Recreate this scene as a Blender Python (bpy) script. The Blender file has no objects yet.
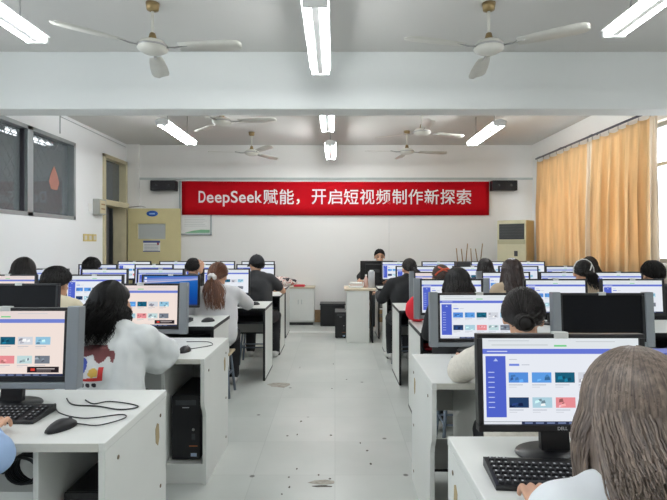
import bpy, bmesh, math, random
from mathutils import Vector, Matrix, noise
from mathutils.bvhtree import BVHTree
R = math.radians
SC = bpy.context.scene
COL = SC.collection
F, EYE, CX, CY = 490.0, 1.42, 335.0, 243.0     # focal length in pixels of a 667x500 frame, eye height

# ------------------------------------------------------------------ materials
def srgb(c):
    return tuple(((v/255)/12.92 if v/255 <= .04045 else ((v/255+.055)/1.055)**2.4) for v in c)
MATS = {}
def mat(name, rgb, rough=.5, metal=0, var=.06, scale=6, bump=0, spec=.5, stretch=None):
    if name in MATS: return MATS[name]
    m = bpy.data.materials.new(name); m.use_nodes = True
    nt = m.node_tree; N = nt.nodes; L = nt.links
    b = N['Principled BSDF']
    b.inputs['Roughness'].default_value = rough
    b.inputs['Metallic'].default_value = metal
    b.inputs['Specular IOR Level'].default_value = spec
    c = srgb(rgb)
    tc = N.new('ShaderNodeTexCoord'); mp = N.new('ShaderNodeMapping')
    if stretch: mp.inputs['Scale'].default_value = stretch
    L.new(tc.outputs['Object'], mp.inputs['Vector'])
    nz = N.new('ShaderNodeTexNoise'); nz.inputs['Scale'].default_value = scale; nz.inputs['Detail'].default_value = 4
    L.new(mp.outputs['Vector'], nz.inputs['Vector'])
    rp = N.new('ShaderNodeValToRGB')
    rp.color_ramp.elements[0].position = .3; rp.color_ramp.elements[1].position = .7
    rp.color_ramp.elements[0].color = tuple(max(0, v*(1-var)) for v in c)+(1,)
    rp.color_ramp.elements[1].color = tuple(min(1, v*(1+var)) for v in c)+(1,)
    L.new(nz.outputs['Fac'], rp.inputs['Fac']); L.new(rp.outputs['Color'], b.inputs['Base Color'])
    if bump:
        bp = N.new('ShaderNodeBump'); bp.inputs['Strength'].default_value = bump; bp.inputs['Distance'].default_value = .01
        L.new(nz.outputs['Fac'], bp.inputs['Height']); L.new(bp.outputs['Normal'], b.inputs['Normal'])
    MATS[name] = m
    return m
def emit(name, rgb, s=1.0):
    if name in MATS: return MATS[name]
    m = bpy.data.materials.new(name); m.use_nodes = True
    N = m.node_tree.nodes; N.clear()
    e = N.new('ShaderNodeEmission'); o = N.new('ShaderNodeOutputMaterial')
    e.inputs['Color'].default_value = srgb(rgb)+(1,); e.inputs['Strength'].default_value = s
    m.node_tree.links.new(e.outputs[0], o.inputs[0]); MATS[name] = m
    return m
SCR = 0.95
def scol(rgb):
    return emit('screen_%02x%02x%02x' % tuple(rgb), rgb, SCR)

def floor_mat():
    m = bpy.data.materials.new('pale_floor_tiles'); m.use_nodes = True
    nt = m.node_tree; N = nt.nodes; L = nt.links; b = N['Principled BSDF']
    tc = N.new('ShaderNodeTexCoord')
    br = N.new('ShaderNodeTexBrick'); br.offset = 0; br.inputs['Scale'].default_value = 1
    br.inputs['Brick Width'].default_value = .5; br.inputs['Row Height'].default_value = .5
    br.inputs['Mortar Size'].default_value = .0028; br.inputs['Mortar Smooth'].default_value = .3
    br.inputs['Color1'].default_value = srgb((212, 214, 210))+(1,)
    br.inputs['Color2'].default_value = srgb((202, 205, 201))+(1,)
    br.inputs['Mortar'].default_value = srgb((194, 197, 193))+(1,)
    L.new(tc.outputs['Object'], br.inputs['Vector'])
    nz = N.new('ShaderNodeTexNoise'); nz.inputs['Scale'].default_value = 1.7; nz.inputs['Detail'].default_value = 6
    L.new(tc.outputs['Object'], nz.inputs['Vector'])
    rp = N.new('ShaderNodeValToRGB'); rp.color_ramp.elements[0].position = .35; rp.color_ramp.elements[1].position = .75
    rp.color_ramp.elements[0].color = (.84, .86, .85, 1); rp.color_ramp.elements[1].color = (1, 1, 1, 1)
    L.new(nz.outputs['Fac'], rp.inputs['Fac'])
    mx = N.new('ShaderNodeMix'); mx.data_type = 'RGBA'; mx.blend_type = 'MULTIPLY'; mx.inputs[0].default_value = 1
    L.new(br.outputs['Color'], mx.inputs[6]); L.new(rp.outputs['Color'], mx.inputs[7])
    last = mx.outputs[2]
    vo = N.new('ShaderNodeTexVoronoi'); vo.inputs['Scale'].default_value = 3.1
    L.new(tc.outputs['Object'], vo.inputs['Vector'])
    vr = N.new('ShaderNodeValToRGB'); vr.color_ramp.elements[0].position = .035; vr.color_ramp.elements[1].position = .06
    vr.color_ramp.elements[0].color = (.12, .11, .10, 1); vr.color_ramp.elements[1].color = (1, 1, 1, 1)
    L.new(vo.outputs['Distance'], vr.inputs['Fac'])
    mx2 = N.new('ShaderNodeMix'); mx2.data_type = 'RGBA'; mx2.blend_type = 'MULTIPLY'; mx2.inputs[0].default_value = .85
    L.new(last, mx2.inputs[6]); L.new(vr.outputs['Color'], mx2.inputs[7]); last = mx2.outputs[2]
    L.new(last, b.inputs['Base Color'])
    b.inputs['Roughness'].default_value = .32
    return m

def glass_mat(name, tint, alpha, rough=.04):
    m = bpy.data.materials.new(name); m.use_nodes = True
    nt = m.node_tree; N = nt.nodes; L = nt.links; N.clear()
    t = N.new('ShaderNodeBsdfTransparent'); g = N.new('ShaderNodeBsdfPrincipled')
    g.inputs['Base Color'].default_value = srgb(tint)+(1,); g.inputs['Roughness'].default_value = rough
    mx = N.new('ShaderNodeMixShader'); mx.inputs[0].default_value = alpha
    o = N.new('ShaderNodeOutputMaterial')
    L.new(t.outputs[0], mx.inputs[1]); L.new(g.outputs[0], mx.inputs[2]); L.new(mx.outputs[0], o.inputs[0])
    MATS[name] = m
    return m
def curtain_mat(name, rgb, trans):
    m = bpy.data.materials.new(name); m.use_nodes = True
    nt = m.node_tree; N = nt.nodes; L = nt.links; N.clear()
    tc = N.new('ShaderNodeTexCoord'); mp = N.new('ShaderNodeMapping'); mp.inputs['Scale'].default_value = (9, 9, .8)
    nz = N.new('ShaderNodeTexNoise'); nz.inputs['Scale'].default_value = 2; nz.inputs['Detail'].default_value = 5
    L.new(tc.outputs['Object'], mp.inputs['Vector']); L.new(mp.outputs['Vector'], nz.inputs['Vector'])
    rp = N.new('ShaderNodeValToRGB'); c = srgb(rgb)
    rp.color_ramp.elements[0].position = .3; rp.color_ramp.elements[1].position = .7
    rp.color_ramp.elements[0].color = tuple(v*.86 for v in c)+(1,); rp.color_ramp.elements[1].color = tuple(min(1, v*1.1) for v in c)+(1,)
    L.new(nz.outputs['Fac'], rp.inputs['Fac'])
    d = N.new('ShaderNodeBsdfDiffuse'); t = N.new('ShaderNodeBsdfTranslucent')
    L.new(rp.outputs['Color'], d.inputs['Color']); L.new(rp.outputs['Color'], t.inputs['Color'])
    mx = N.new('ShaderNodeMixShader'); mx.inputs[0].default_value = trans
    o = N.new('ShaderNodeOutputMaterial')
    L.new(d.outputs[0], mx.inputs[1]); L.new(t.outputs[0], mx.inputs[2]); L.new(mx.outputs[0], o.inputs[0])
    MATS[name] = m
    return m

WALL = mat('painted_wall', (240, 239, 236), .7, var=.012, scale=1.2)
WALLL = mat('painted_left_wall', (236, 239, 240), .7, var=.012, scale=1.2)
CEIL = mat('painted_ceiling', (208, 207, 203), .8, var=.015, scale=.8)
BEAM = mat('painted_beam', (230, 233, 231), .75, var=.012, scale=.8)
WHITE = mat('white_laminate', (226, 228, 224), .38, var=.02, scale=3)
GREYLAM = mat('grey_laminate', (190, 192, 189), .42, var=.03, scale=3)
EDGE = mat('worn_white_edging', (214, 213, 204), .5, var=.06, scale=14)
BLACKLAM = mat('black_edging', (24, 25, 28), .4)
BLACK = mat('black_plastic', (22, 23, 26), .38)
KEYM = mat('black_keycap', (34, 35, 38), .45)
DGREY = mat('dark_grey_plastic', (58, 60, 64), .45)
PLATE = mat('grey_painted_steel', (137, 143, 148), .42, .25)
LEGM = mat('blue_grey_steel', (112, 124, 138), .4, .4)
CHROME = mat('brushed_metal', (170, 170, 168), .3, .8)
CREAM = mat('cream_enamel', (206, 205, 196), .4)
BRASS = mat('aged_brass', (150, 130, 92), .4, .7)
RED = mat('banner_red', (190, 6, 24), .75, var=.05, scale=2, spec=.15)
LETTER = mat('white_lettering', (244, 240, 240), .7, var=.01)
YDOOR = mat('pale_yellow_paint', (212, 201, 152), .5, var=.03)
FRAMEY = mat('cream_frame_paint', (205, 196, 164), .5)
ALU = mat('window_aluminium', (165, 172, 174), .35, .4)
DARKFR = mat('dark_grey_paint', (80, 78, 86), .5)
WOODB = mat('brown_wood', (158, 128, 92), .55, var=.15, scale=9, stretch=(1, 1, 6))
PAPER = mat('white_paper', (235, 236, 234), .8, var=.01)
TAB = mat('pale_tab', (205, 208, 205), .5)
SKIN = mat('warm_skin', (206, 160, 132), .55, var=.05, scale=12)
LIPS = mat('lip_tone', (166, 92, 84), .5)
EYED = mat('dark_eye', (28, 22, 20), .3)
CABLE = mat('black_cable', (20, 20, 22), .5)
FLOOR = floor_mat()
GLASSD = glass_mat('dim_window_glass', (122, 130, 133), .6)
GLASSC = glass_mat('clear_window_glass', (200, 215, 225), .12)
CURT = curtain_mat('ochre_curtain_fabric', (234, 205, 160), .36)
CURTW = curtain_mat('cream_curtain_lining', (238, 226, 208), .36)

# ------------------------------------------------------------------ mesh builder
class MB:
    def __init__(s): s.v = []; s.f = []; s.m = []; s.mats = []; s.sm = []
    def mi(s, m):
        if m not in s.mats: s.mats.append(m)
        return s.mats.index(m)
    def add(s, verts, faces, m, smooth=False, M=None):
        o = len(s.v); k = s.mi(m)
        s.v += [tuple(M @ Vector(p)) if M else tuple(p) for p in verts]
        for f in faces: s.f.append(tuple(i+o for i in f)); s.m.append(k); s.sm.append(smooth)
        return s
    def box(s, x0, x1, y0, y1, z0, z1, m, bev=0, M=None):
        if bev <= 0:
            v = [(x, y, z) for z in (z0, z1) for y in (y0, y1) for x in (x0, x1)]
            return s.add(v, [(0, 2, 3, 1), (4, 5, 7, 6), (0, 1, 5, 4), (2, 6, 7, 3), (0, 4, 6, 2), (1, 3, 7, 5)], m, M=M)
        bm = bmesh.new(); bmesh.ops.create_cube(bm, size=1)
        for v in bm.verts:
            v.co = Vector(((x0+x1)/2+v.co.x*(x1-x0), (y0+y1)/2+v.co.y*(y1-y0), (z0+z1)/2+v.co.z*(z1-z0)))
        bmesh.ops.bevel(bm, geom=bm.edges[:], offset=bev, segments=2, affect='EDGES', profile=.5)
        return s.bm(bm, m, M=M)
    def bm(s, bm, m, smooth=False, M=None):
        bm.verts.index_update()
        s.add([v.co.copy() for v in bm.verts], [[v.index for v in f.verts] for f in bm.faces], m, smooth, M)
        bm.free(); return s
    def prism(s, pts, axis, a0, a1, m):
        n = len(pts)
        def P(p, a):
            return (a, p[0], p[1]) if axis == 'x' else ((p[0], a, p[1]) if axis == 'y' else (p[0], p[1], a))
        v = [P(p, a0) for p in pts]+[P(p, a1) for p in pts]
        f = [tuple(range(n)), tuple(range(2*n-1, n-1, -1))]+[(i, i+n, (i+1) % n+n, (i+1) % n) for i in range(n)]
        o = len(s.v); s.add(v, f, m)
        return s
    def lathe(s, prof, m, seg=24, M=None, smooth=True):
        v = []; f = []
        for r, z in prof:
            for k in range(seg):
                a = 2*math.pi*k/seg; v.append((r*math.cos(a), r*math.sin(a), z))
        for i in range(len(prof)-1):
            for k in range(seg):
                f.append((i*seg+k, i*seg+(k+1) % seg, (i+1)*seg+(k+1) % seg, (i+1)*seg+k))
        f.append(tuple(range(seg))[::-1]); f.append(tuple((len(prof)-1)*seg+k for k in range(seg)))
        return s.add(v, f, m, smooth, M)
    def tube(s, pts, r, m, seg=8, r1=None, cap=True, flat=1.0):
        pts = [Vector(p) for p in pts]; n = len(pts); v = []; f = []
        nrm = None
        for i, p in enumerate(pts):
            d = (pts[min(i+1, n-1)]-pts[max(i-1, 0)])
            d = d.normalized() if d.length > 1e-9 else Vector((0, 0, 1))
            if nrm is None:
                nrm = d.orthogonal().normalized()
            nrm = (nrm-d*nrm.dot(d)); nrm = nrm.normalized() if nrm.length > 1e-6 else d.orthogonal().normalized()
            bn = d.cross(nrm)
            rr = r if r1 is None else (r1(i/(n-1)) if callable(r1) else r+(r1-r)*i/(n-1))
            for k in range(seg):
                a = 2*math.pi*k/seg
                v.append(p+nrm*(rr*math.cos(a))+bn*(rr*flat*math.sin(a)))
        for i in range(n-1):
            for k in range(seg):
                f.append((i*seg+k, i*seg+(k+1) % seg, (i+1)*seg+(k+1) % seg, (i+1)*seg+k))
        if cap:
            f.append(tuple(range(seg))[::-1]); f.append(tuple((n-1)*seg+k for k in range(seg)))
        return s.add(v, f, m, seg > 4)
    def ell(s, c, r, m, sub=2, M=None):
        bm = bmesh.new(); bmesh.ops.create_icosphere(bm, subdivisions=sub, radius=1)
        for v in bm.verts: v.co = Vector((c[0]+v.co.x*r[0], c[1]+v.co.y*r[1], c[2]+v.co.z*r[2]))
        return s.bm(bm, m, True, M)
    def capsule(s, a, b, ra, rb, m, sub=2):
        a = Vector(a); b = Vector(b)
        s.tube([a, b], ra, m, seg=14, r1=rb)
        s.ell(a, (ra,)*3, m, sub); s.ell(b, (rb,)*3, m, sub)
        return s
    def mesh(s, name):
        me = bpy.data.meshes.new(name); me.from_pydata(s.v, [], s.f)
        for m in s.mats: me.materials.append(m)
        me.polygons.foreach_set('material_index', s.m); me.polygons.foreach_set('use_smooth', s.sm)
        me.update(); return me
    def build(s, name, parent=None, fix=True):
        me = s.mesh(name)
        if fix:
            bm = bmesh.new(); bm.from_mesh(me); bmesh.ops.recalc_face_normals(bm, faces=bm.faces); bm.to_mesh(me); bm.free()
        o = bpy.data.objects.new(name, me); COL.objects.link(o)
        if parent is not None: o.parent = parent
        return o
def empty(name, loc=(0, 0, 0), rz=0):
    o = bpy.data.objects.new(name, None); COL.objects.link(o); o.location = loc; o.rotation_euler = (0, 0, rz); o.empty_display_size = .1
    return o
def tag(o, label, cat, group=None):
    o['label'] = label; o['category'] = cat
    if group: o['group'] = group
    return o
def struct(o):
    o['kind'] = 'structure'; return o
KIDS = {}
def kids(o):
    return [c for c in bpy.data.objects if c.parent == o]
def dup(root, loc, rz=0):
    def cp(o, p):
        c = o.copy(); COL.objects.link(c)
        if p is not None: c.parent = p
        for k in kids(o): cp(k, c)
        return c
    r = cp(root, None); r.location = loc; r.rotation_euler = (0, 0, rz)
    return r

# ------------------------------------------------------------------ room shell
XL, XR, YB, YF, ZC = -3.72, 3.54, 8.8, -1.6, 3.18
b = MB(); b.box(XL-.2, XR+.2, YF, YB+.2, -.1, 0, FLOOR); struct(b.build('floor'))
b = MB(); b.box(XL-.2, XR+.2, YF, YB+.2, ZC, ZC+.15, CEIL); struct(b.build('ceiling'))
b = MB(); b.box(XL-.2, XR+.2, YB, YB+.2, 0, ZC, WALL); struct(b.build('wall_back'))
b = MB(); b.box(XL-.2, XR+.2, YF-.2, YF, 0, ZC, WALL); struct(b.build('wall_front'))
b = MB()
WY0, WY1, WZ0, WZ1 = 4.92, 7.02, 1.75, 2.85
DY0, DY1, DZ = 7.84, 8.72, 2.86
NY0, NY1, RZ0, RZ1 = -.2, 3.3, 1.2, 2.76
for y0, y1, z0, z1 in ((YF, NY0, 0, ZC), (NY0, NY1, 0, RZ0), (NY0, NY1, RZ1, ZC), (NY1, WY0, 0, ZC), (WY0, WY1, 0, WZ0), (WY0, WY1, WZ1, ZC), (WY1, DY0, 0, ZC), (DY0, DY1, DZ, ZC), (DY1, YB, 0, ZC)):
    b.box(XL-.2, XL, y0, y1, z0, z1, WALLL)
struct(b.build('wall_left'))
b = MB()
RY0, RY1, RZ0, RZ1 = 4.85, 8.25, 1.2, 2.76
for y0, y1, z0, z1 in ((YF, RY0, 0, ZC), (RY0, RY1, 0, RZ0), (RY0, RY1, RZ1, ZC), (RY1, YB, 0, ZC)):
    b.box(XR, XR+.2, y0, y1, z0, z1, WALL)
struct(b.build('wall_right'))
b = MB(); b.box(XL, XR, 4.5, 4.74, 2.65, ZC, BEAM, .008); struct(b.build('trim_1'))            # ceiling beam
b = MB(); b.box(XL, XR, YB-.03, YB, 2.555, 2.59, mat('cable_duct', (188, 196, 194), .5)); struct(b.build('trim_2'))
b = MB(); b.box(XL, -3.5, YB-.06, YB, 0, ZC, WALL); struct(b.build('trim_3'))                   # corner pilaster
b = MB(); b.tube([(XL+.006, 6.62, 3.17), (XL+.006, 6.62, 2.9)], .006, ALU); b.tube([(XL+.006, 6.62, 3.13), (XL+.006, 8.7, 3.12)], .005, ALU); struct(b.build('trim_4'))
b = MB(); b.box(-3.5, XR, YB-.018, YB, 0, .22, WOODB); struct(b.build('baseboard_back'))
b = MB(); b.box(-.9, XR-.6, 7.76, 7.8, 0, .012, mat('pale_strip', (236, 238, 236), .4)); struct(b.build('trim_5'))
b = MB(); b.box(.968, .972, YB-.004, YB, .22, 1.95, GREYLAM); b.box(.96, .98, YB-.012, YB, 1.6, 1.92, PAPER); struct(b.build('trim_6'))

# left window with two dim panes and a grille in the corridor behind it
w = struct(empty('window_1', (XL-.08, 0, 0)))
b = MB()
ym = 5.97
for y0, y1, z0, z1 in ((WY0, WY1, WZ0, WZ0+.05), (WY0, WY1, WZ1-.05, WZ1), (WY0, WY0+.05, WZ0, WZ1), (WY1-.05, WY1, WZ0, WZ1), (ym-.05, ym+.06, WZ0, WZ1)):
    b.box(-.05, .09, y0, y1, z0, z1, ALU, .004)
b.build('window_frame', w)
b = MB(); b.box(.0, .05, ym-.065, ym-.02, WZ0+.05, WZ1-.05, DARKFR); b.build('sash_rail', w)
b = MB(); b.box(-.005, .002, WY0+.05, ym-.05, WZ0+.05, WZ1-.05, GLASSD); b.build('pane', w)
b = MB(); b.box(-.005, .002, ym+.06, WY1-.05, WZ0+.05, WZ1-.05, GLASSD); b.build('pane', w)
b = MB()
for i in range(-8, 22):
    y = WY0+i*.14
    for sgn in (1, -1):
        a0 = (y, WZ0) ; a1 = (y+sgn*.9, WZ1)
        if sgn == -1: a0 = (y, WZ0); a1 = (y-.9, WZ1)
        # clip to the opening
        t0, t1 = 0, 1
        dy = a1[0]-a0[0]
        for lim, s in ((WY0, 1), (WY1, -1)):
            t = (lim-a0[0])/dy
            if (dy > 0) == (s > 0): t0 = max(t0, t)
            else: t1 = min(t1, t)
        if t1-t0 > .02:
            P = lambda t: (-.105+.004*sgn, a0[0]+dy*t, a0[1]+(WZ1-WZ0)*t)
            b.tube([P(t0), P(t1)], .006, CHROME, 5)
b.build('security_grille', w)
b = MB()
for k in range(26):
    a = 2*math.pi*k/26
b.prism([(6.62+.0, 2.46), (6.55, 2.36), (6.5, 2.24), (6.55, 2.14), (6.69, 2.14), (6.74, 2.24), (6.69, 2.36)], 'x', .004, .007, mat('faded_red_paper', (170, 120, 108), .7)); b.build('paper_decoration', w)
b = MB(); b.box(-5.8, -5.7, 3.5, 10.5, 0, 3.3, mat('corridor_wall', (150, 155, 156), .8)); b.box(-5.7, XL-.2, 3.4, 3.5, 0, 3.3, MATS['corridor_wall']); b.box(-5.7, XL-.2, 10.5, 10.6, 0, 3.3, MATS['corridor_wall']); b.box(-5.8, XL-.2, 3.4, 10.6, 3.3, 3.4, MATS['corridor_wall']); b.box(XL-.2, XL-.1, YB+.2, 10.6, 0, 3.3, MATS['corridor_wall']); struct(b.build('wall_corridor'))
b = MB(); b.box(-5.7, XL-.2, 3.5, 10.5, -.1, 0, mat('corridor_floor', (150, 150, 150), .6)); struct(b.build('floor_corridor'))

# door opening in the left wall and the yellow leaf swung open against the back wall
d = struct(empty('door_1', (XL, 0, 0)))
b = MB()
for y0, y1, z0, z1 in ((DY0, DY0+.07, 0, DZ), (DY1-.07, DY1, 0, DZ), (DY0, DY1, DZ-.06, DZ)):
    b.box(-.2, .03, y0, y1, z0, z1, FRAMEY, .005)
b.box(-.2, .06, DY0, DY1, 2.03, 2.12, FRAMEY, .005)
b.build('door_frame', d)
b = MB(); b.box(-.1, -.09, DY0+.07, DY1-.07, 2.12, DZ-.06, GLASSD); b.build('transom_pane', d)
b = MB(); b.box(-.19, -.14, DY0+.07, 8.36, 0.01, 2.03, DARKFR); b.build('dark_panel', d)  # plain dark grey panel across the near part of the doorway
b = MB()
lx0, lx1, ly = .06, .985, 8.66
gx0, gx1, gz0, gz1 = .235, .725, 1.49, 1.76
for x0, x1, z0, z1 in ((lx0, lx1, .01, gz0), (lx0, lx1, gz1, 2.03), (lx0, gx0, gz0, gz1), (gx1, lx1, gz0, gz1)):
    b.box(x0, x1, ly, ly+.045, z0, z1, YDOOR)
leaf = b.build('door_leaf', d)
b = MB(); b.box(gx0, gx1, ly+.015, ly+.02, gz0, gz1, glass_mat('door_glass', (205, 210, 208), .75)); b.build('leaf_window', leaf)
b = MB()
for x0, x1, z0, z1 in ((gx0-.015, gx1+.015, gz0-.015, gz0), (gx0-.015, gx1+.015, gz1, gz1+.015), (gx0-.015, gx0, gz0, gz1), (gx1, gx1+.015, gz0, gz1)):
    b.box(x0, x1, ly-.006, ly, z0, z1, YDOOR)
b.build('window_beading', leaf)
b = MB(); b.lathe([(0.001, 0), (.1, 0), (.1, .006), (.001, .006)], mat('blue_plaque', (32, 92, 186), .4), 28, Matrix.Translation((.49, ly, 1.94)) @ Matrix.Rotation(R(90), 4, 'X') @ Matrix.Diagonal((1, .52, 1, 1)))
b.box(.44, .54, ly-.008, ly-.006, 1.925, 1.95, mat('plaque_marks', (150, 190, 230), .5)); b.build('oval_plaque', leaf)
b = MB(); b.box(.33, .63, ly-.003, ly, 1.265, 1.46, PAPER)
b.box(.33, .63, ly-.004, ly-.003, 1.425, 1.46, mat('notice_blue', (70, 86, 150), .7))
for i in range(5):
    b.box(.35, .60, ly-.004, ly-.003, 1.29+i*.025, 1.297+i*.025, mat('notice_grey', (150, 150, 165), .7))
b.box(.575, .61, ly-.0045, ly-.003, 1.385, 1.425, mat('notice_red', (150, 60, 80), .7))
b.box(.33, .63, ly-.004, ly-.003, 1.265, 1.28, MATS['notice_blue']); b.build('paper_notice', leaf)
b = MB(); b.tube([(.08, ly-.02, 2.05), (.3, ly-.02, 2.07), (.38, ly-.02, 2.05)], .008, CHROME); b.build('closer_arm', leaf)

# added unseen left window for daylight, then right window behind the curtains
w = struct(empty('added_window', (XL-.2, 0, 0)))
b = MB()
for y0, y1, z0, z1 in ((NY0, NY1, RZ0, RZ0+.05), (NY0, NY1, RZ1-.05, RZ1), (NY0, NY0+.05, RZ0, RZ1), (NY1-.05, NY1, RZ0, RZ1)) + tuple((NY0+.87*k-.025, NY0+.87*k+.025, RZ0, RZ1) for k in (1, 2, 3)):
    b.box(.08, .14, y0, y1, z0, z1, ALU, .004)
b.build('window_frame', w)
b = MB(); b.box(.1, .105, NY0+.05, NY1-.05, RZ0+.05, RZ1-.05, GLASSC); b.build('pane', w)
w = struct(empty('window_2', (XR, 0, 0)))
b = MB()
for y0, y1, z0, z1 in ((RY0, RY1, RZ0, RZ0+.05), (RY0, RY1, RZ1-.05, RZ1), (RY0, RY0+.05, RZ0, RZ1), (RY1-.05, RY1, RZ0, RZ1)) + tuple((RY0+.85*k-.025, RY0+.85*k+.025, RZ0, RZ1) for k in (1, 2, 3)):
    b.box(.08, .14, y0, y1, z0, z1, ALU, .004)
b.box(.085, .135, RY0, RY1, 2.28, 2.32, ALU)
b.build('window_frame', w)
b = MB(); b.box(.1, .105, RY0+.05, RY1-.05, RZ0+.05, RZ1-.05, GLASSC); b.build('pane', w)
b = MB(); b.box(-.05, .08, RY0-.04, RY1+.04, RZ0-.03, RZ0, WHITE, .004); b.build('window_sill', w)

CHIP = mat('bare_screed_chip', (92, 88, 82), .9, var=.3, scale=40); PATCH = mat('worn_screed_patch', (164, 159, 149), .9, var=.25, scale=30)
b = MB(); rnd = random.Random(9)
def floor_blot(x, y, rx, ry, m, n=11):
    b.prism([(x+rx*(.7+.5*rnd.random())*math.cos(2*math.pi*k/n), y+ry*(.7+.5*rnd.random())*math.sin(2*math.pi*k/n)) for k in range(n)], 'z', 0, .0012, m)
for x, y in ((-.10, 3.0), (-.28, 2.97), (-.265, 2.85), (-.30, 2.77), (-.24, 3.08), (-.03, 2.95), (.18, 3.48), (.22, 3.35), (.23, 3.15), (-.03, 3.62), (-.03, 4.78), (-.02, 5.75), (.2, 2.6), (-.28, 3.63), (-.27, 3.9), (-.35, 3.61), (.12, 5.1), (-.4, 5.6)):
    floor_blot(x, y, rnd.uniform(.005, .010), rnd.uniform(.008, .016), CHIP, 7)
floor_blot(-.075, 2.98-.12, .06, .012, CHIP); floor_blot(-.08, 2.91, .075, .03, PATCH); floor_blot(-.55, 4.9, .12, .09, PATCH)
struct(b.build('floor_chips'))
# ------------------------------------------------------------------ curtains and rail
b = MB(); b.tube([(3.42, 5.1, 2.85), (3.42, 8.34, 2.85)], .014, DARKFR, 10)
rail = b.build('curtain_rail'); tag(rail, 'dark curtain rail running along the top of the right wall', 'curtain rail')
for y in (5.15, 6.6, 7.5, 8.3):
    k = MB(); k.tube([(3.54, y, 2.88), (3.46, y, 2.88), (3.42, y, 2.86)], .008, DARKFR, 6); k.build('bracket', rail)
def curtain(y0, y1, waves, seed, label, m, ztop=2.80, zbot=.98, x0=3.42, amp=.055):
    rnd = random.Random(seed); nu = waves*10; nv = 22
    ph = [rnd.uniform(-.5, .5) for _ in range(waves+2)]
    aa = [rnd.uniform(.6, 1.35) for _ in range(waves+2)]
    v = []; f = []
    for j in range(nv+1):
        t = j/nv
        for i in range(nu+1):
            s = i/nu; k = s*waves; ki = int(k); fr = k-ki
            p = ph[ki]*(1-fr)+ph[ki+1]*fr; a = aa[ki]*(1-fr)+aa[ki+1]*fr
            g = min(1, .35+t*1.5)
            x = x0+amp*a*g*math.sin(2*math.pi*k+p+.5*t*p)-.014*math.sin(7*s+3*t)+.012*g*math.sin(2*math.pi*k*2.3+3*p+seed)+.02*t*math.sin(2*math.pi*k*.5+p)
            sag = .024*abs(math.sin(math.pi*k*1.0)) if j == 0 else 0
            y = y0+(y1-y0)*s+.02*g*math.cos(4*math.pi*k)+ .02*t*math.sin(5*s+seed)
            v.append((x, y, ztop-sag-(ztop-zbot)*t))
    for j in range(nv):
        for i in range(nu):
            a = j*(nu+1)+i; f.append((a, a+1, a+nu+2, a+nu+1))
    b = MB(); b.add(v, f, m, True); o = b.build('curtain', fix=False)
    sm = o.modifiers.new('thick', 'SOLIDIFY'); sm.thickness = .003
    for i in range(waves+1):
        yy = y0+(y1-y0)*(i/waves)
        h = MB(); h.tube([(x0, yy, ztop-.01), (x0, yy, 2.838)], .004, CHROME, 6); h.build('hook', o)
    tag(o, label, 'curtain', 'curtains on the right wall'); return o
curtain(6.62, 8.28, 7, 3, 'ochre curtain on the right wall, the far one by the air conditioner', CURT)
curtain(5.32, 6.52, 6, 8, 'ochre curtain on the right wall, the nearer one beside the bare window', CURT)
curtain(6.50, 6.64, 1, 5, 'narrow cream strip of curtain between the two ochre curtains', CURTW, amp=.03)
curtain(5.2, 5.31, 1, 6, 'narrow cream curtain edge beside the bare bright window', CURTW, amp=.03)

# ------------------------------------------------------------------ ceiling lights
TUBE = emit('tube_glow', (247, 250, 252), 44)
def make_light():
    r = empty('ceiling_light')
    b = MB(); b.prism([(-.085, .03), (-.085, .024), (-.034, .02), (-.022, -.01), (.022, -.01), (.034, .02), (.085, .024), (.085, .03), (.03, .06), (-.03, .06)], 'y', -.6, .6, PAPER); b.build('housing', r)
    for s in (-1, 1):
        b = MB(); b.tube([(s*.056, -.575, -.004), (s*.056, .575, -.004)], .0135, TUBE, 10); b.build('fluorescent_tube', r)
        b = MB(); b.box(-.075, .075, s*.59-.012, s*.59+.012, -.02, .035, PAPER, .003); b.build('end_cap', r)
        b = MB(); b.tube([(0, s*.4, .06), (0, s*.4, ZC-2.84)], .006, CHROME, 6); b.build('hanger_rod', r)
    return r
MESHF = {'far': {}}
L0_ = make_light(); first = True
for x, y, lb in ((-.12, 3.5, 'double fluorescent light in front of the beam, the middle one'), (-2.09, 2.85, 'double fluorescent light in front of the beam, top left corner'),
                 (1.9, 2.75, 'double fluorescent light in front of the beam, top right corner'), (-.09, 5.6, 'double fluorescent light just beyond the beam, in the middle'),
                 (-2.05, 6.4, 'double fluorescent light beyond the beam on the left, between fans and window'), (1.97, 6.45, 'double fluorescent light beyond the beam, on the right near the curtains'),
                 (-.07, 7.63, 'double fluorescent light farthest back, above the middle of the banner'),
                 (-2.09, 0.1, 'double fluorescent light behind the camera on the left'), (1.9, 0.1, 'double fluorescent light behind the camera on the right'), (-.1, .7, 'double fluorescent light right above the camera')):
    if first: o = L0_; o.location = (x, y, 2.84); first = False
    else: o = dup(L0_, (x, y, 2.84))
    tag(o, lb, 'ceiling light', 'hanging fluorescent lights')
cl = make_light(); cl.location = (-4.7, 7.45, 3.03); tag(cl, 'fluorescent light in the corridor, seen dimly through the left window', 'ceiling light')
for k in kids(cl):
    if k.name.startswith('hanger'): k.scale.z = .8
FARTUBE = emit('tube_glow_bright', (248, 251, 252), 80)
for o in [q for q in bpy.data.objects if q.name.startswith('fluorescent_tube')]:
    if o.parent is cl:
        me = o.data.copy(); me.materials.clear(); me.materials.append(emit('corridor_tube_glow', (240, 248, 255), 14)); o.data = me
    elif o.parent.location.y > 5:
        key = o.data.name
        if key not in MESHF['far']: me = o.data.copy(); me.materials.clear(); me.materials.append(FARTUBE); MESHF['far'][key] = me
        o.data = MESHF['far'][key]

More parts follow.
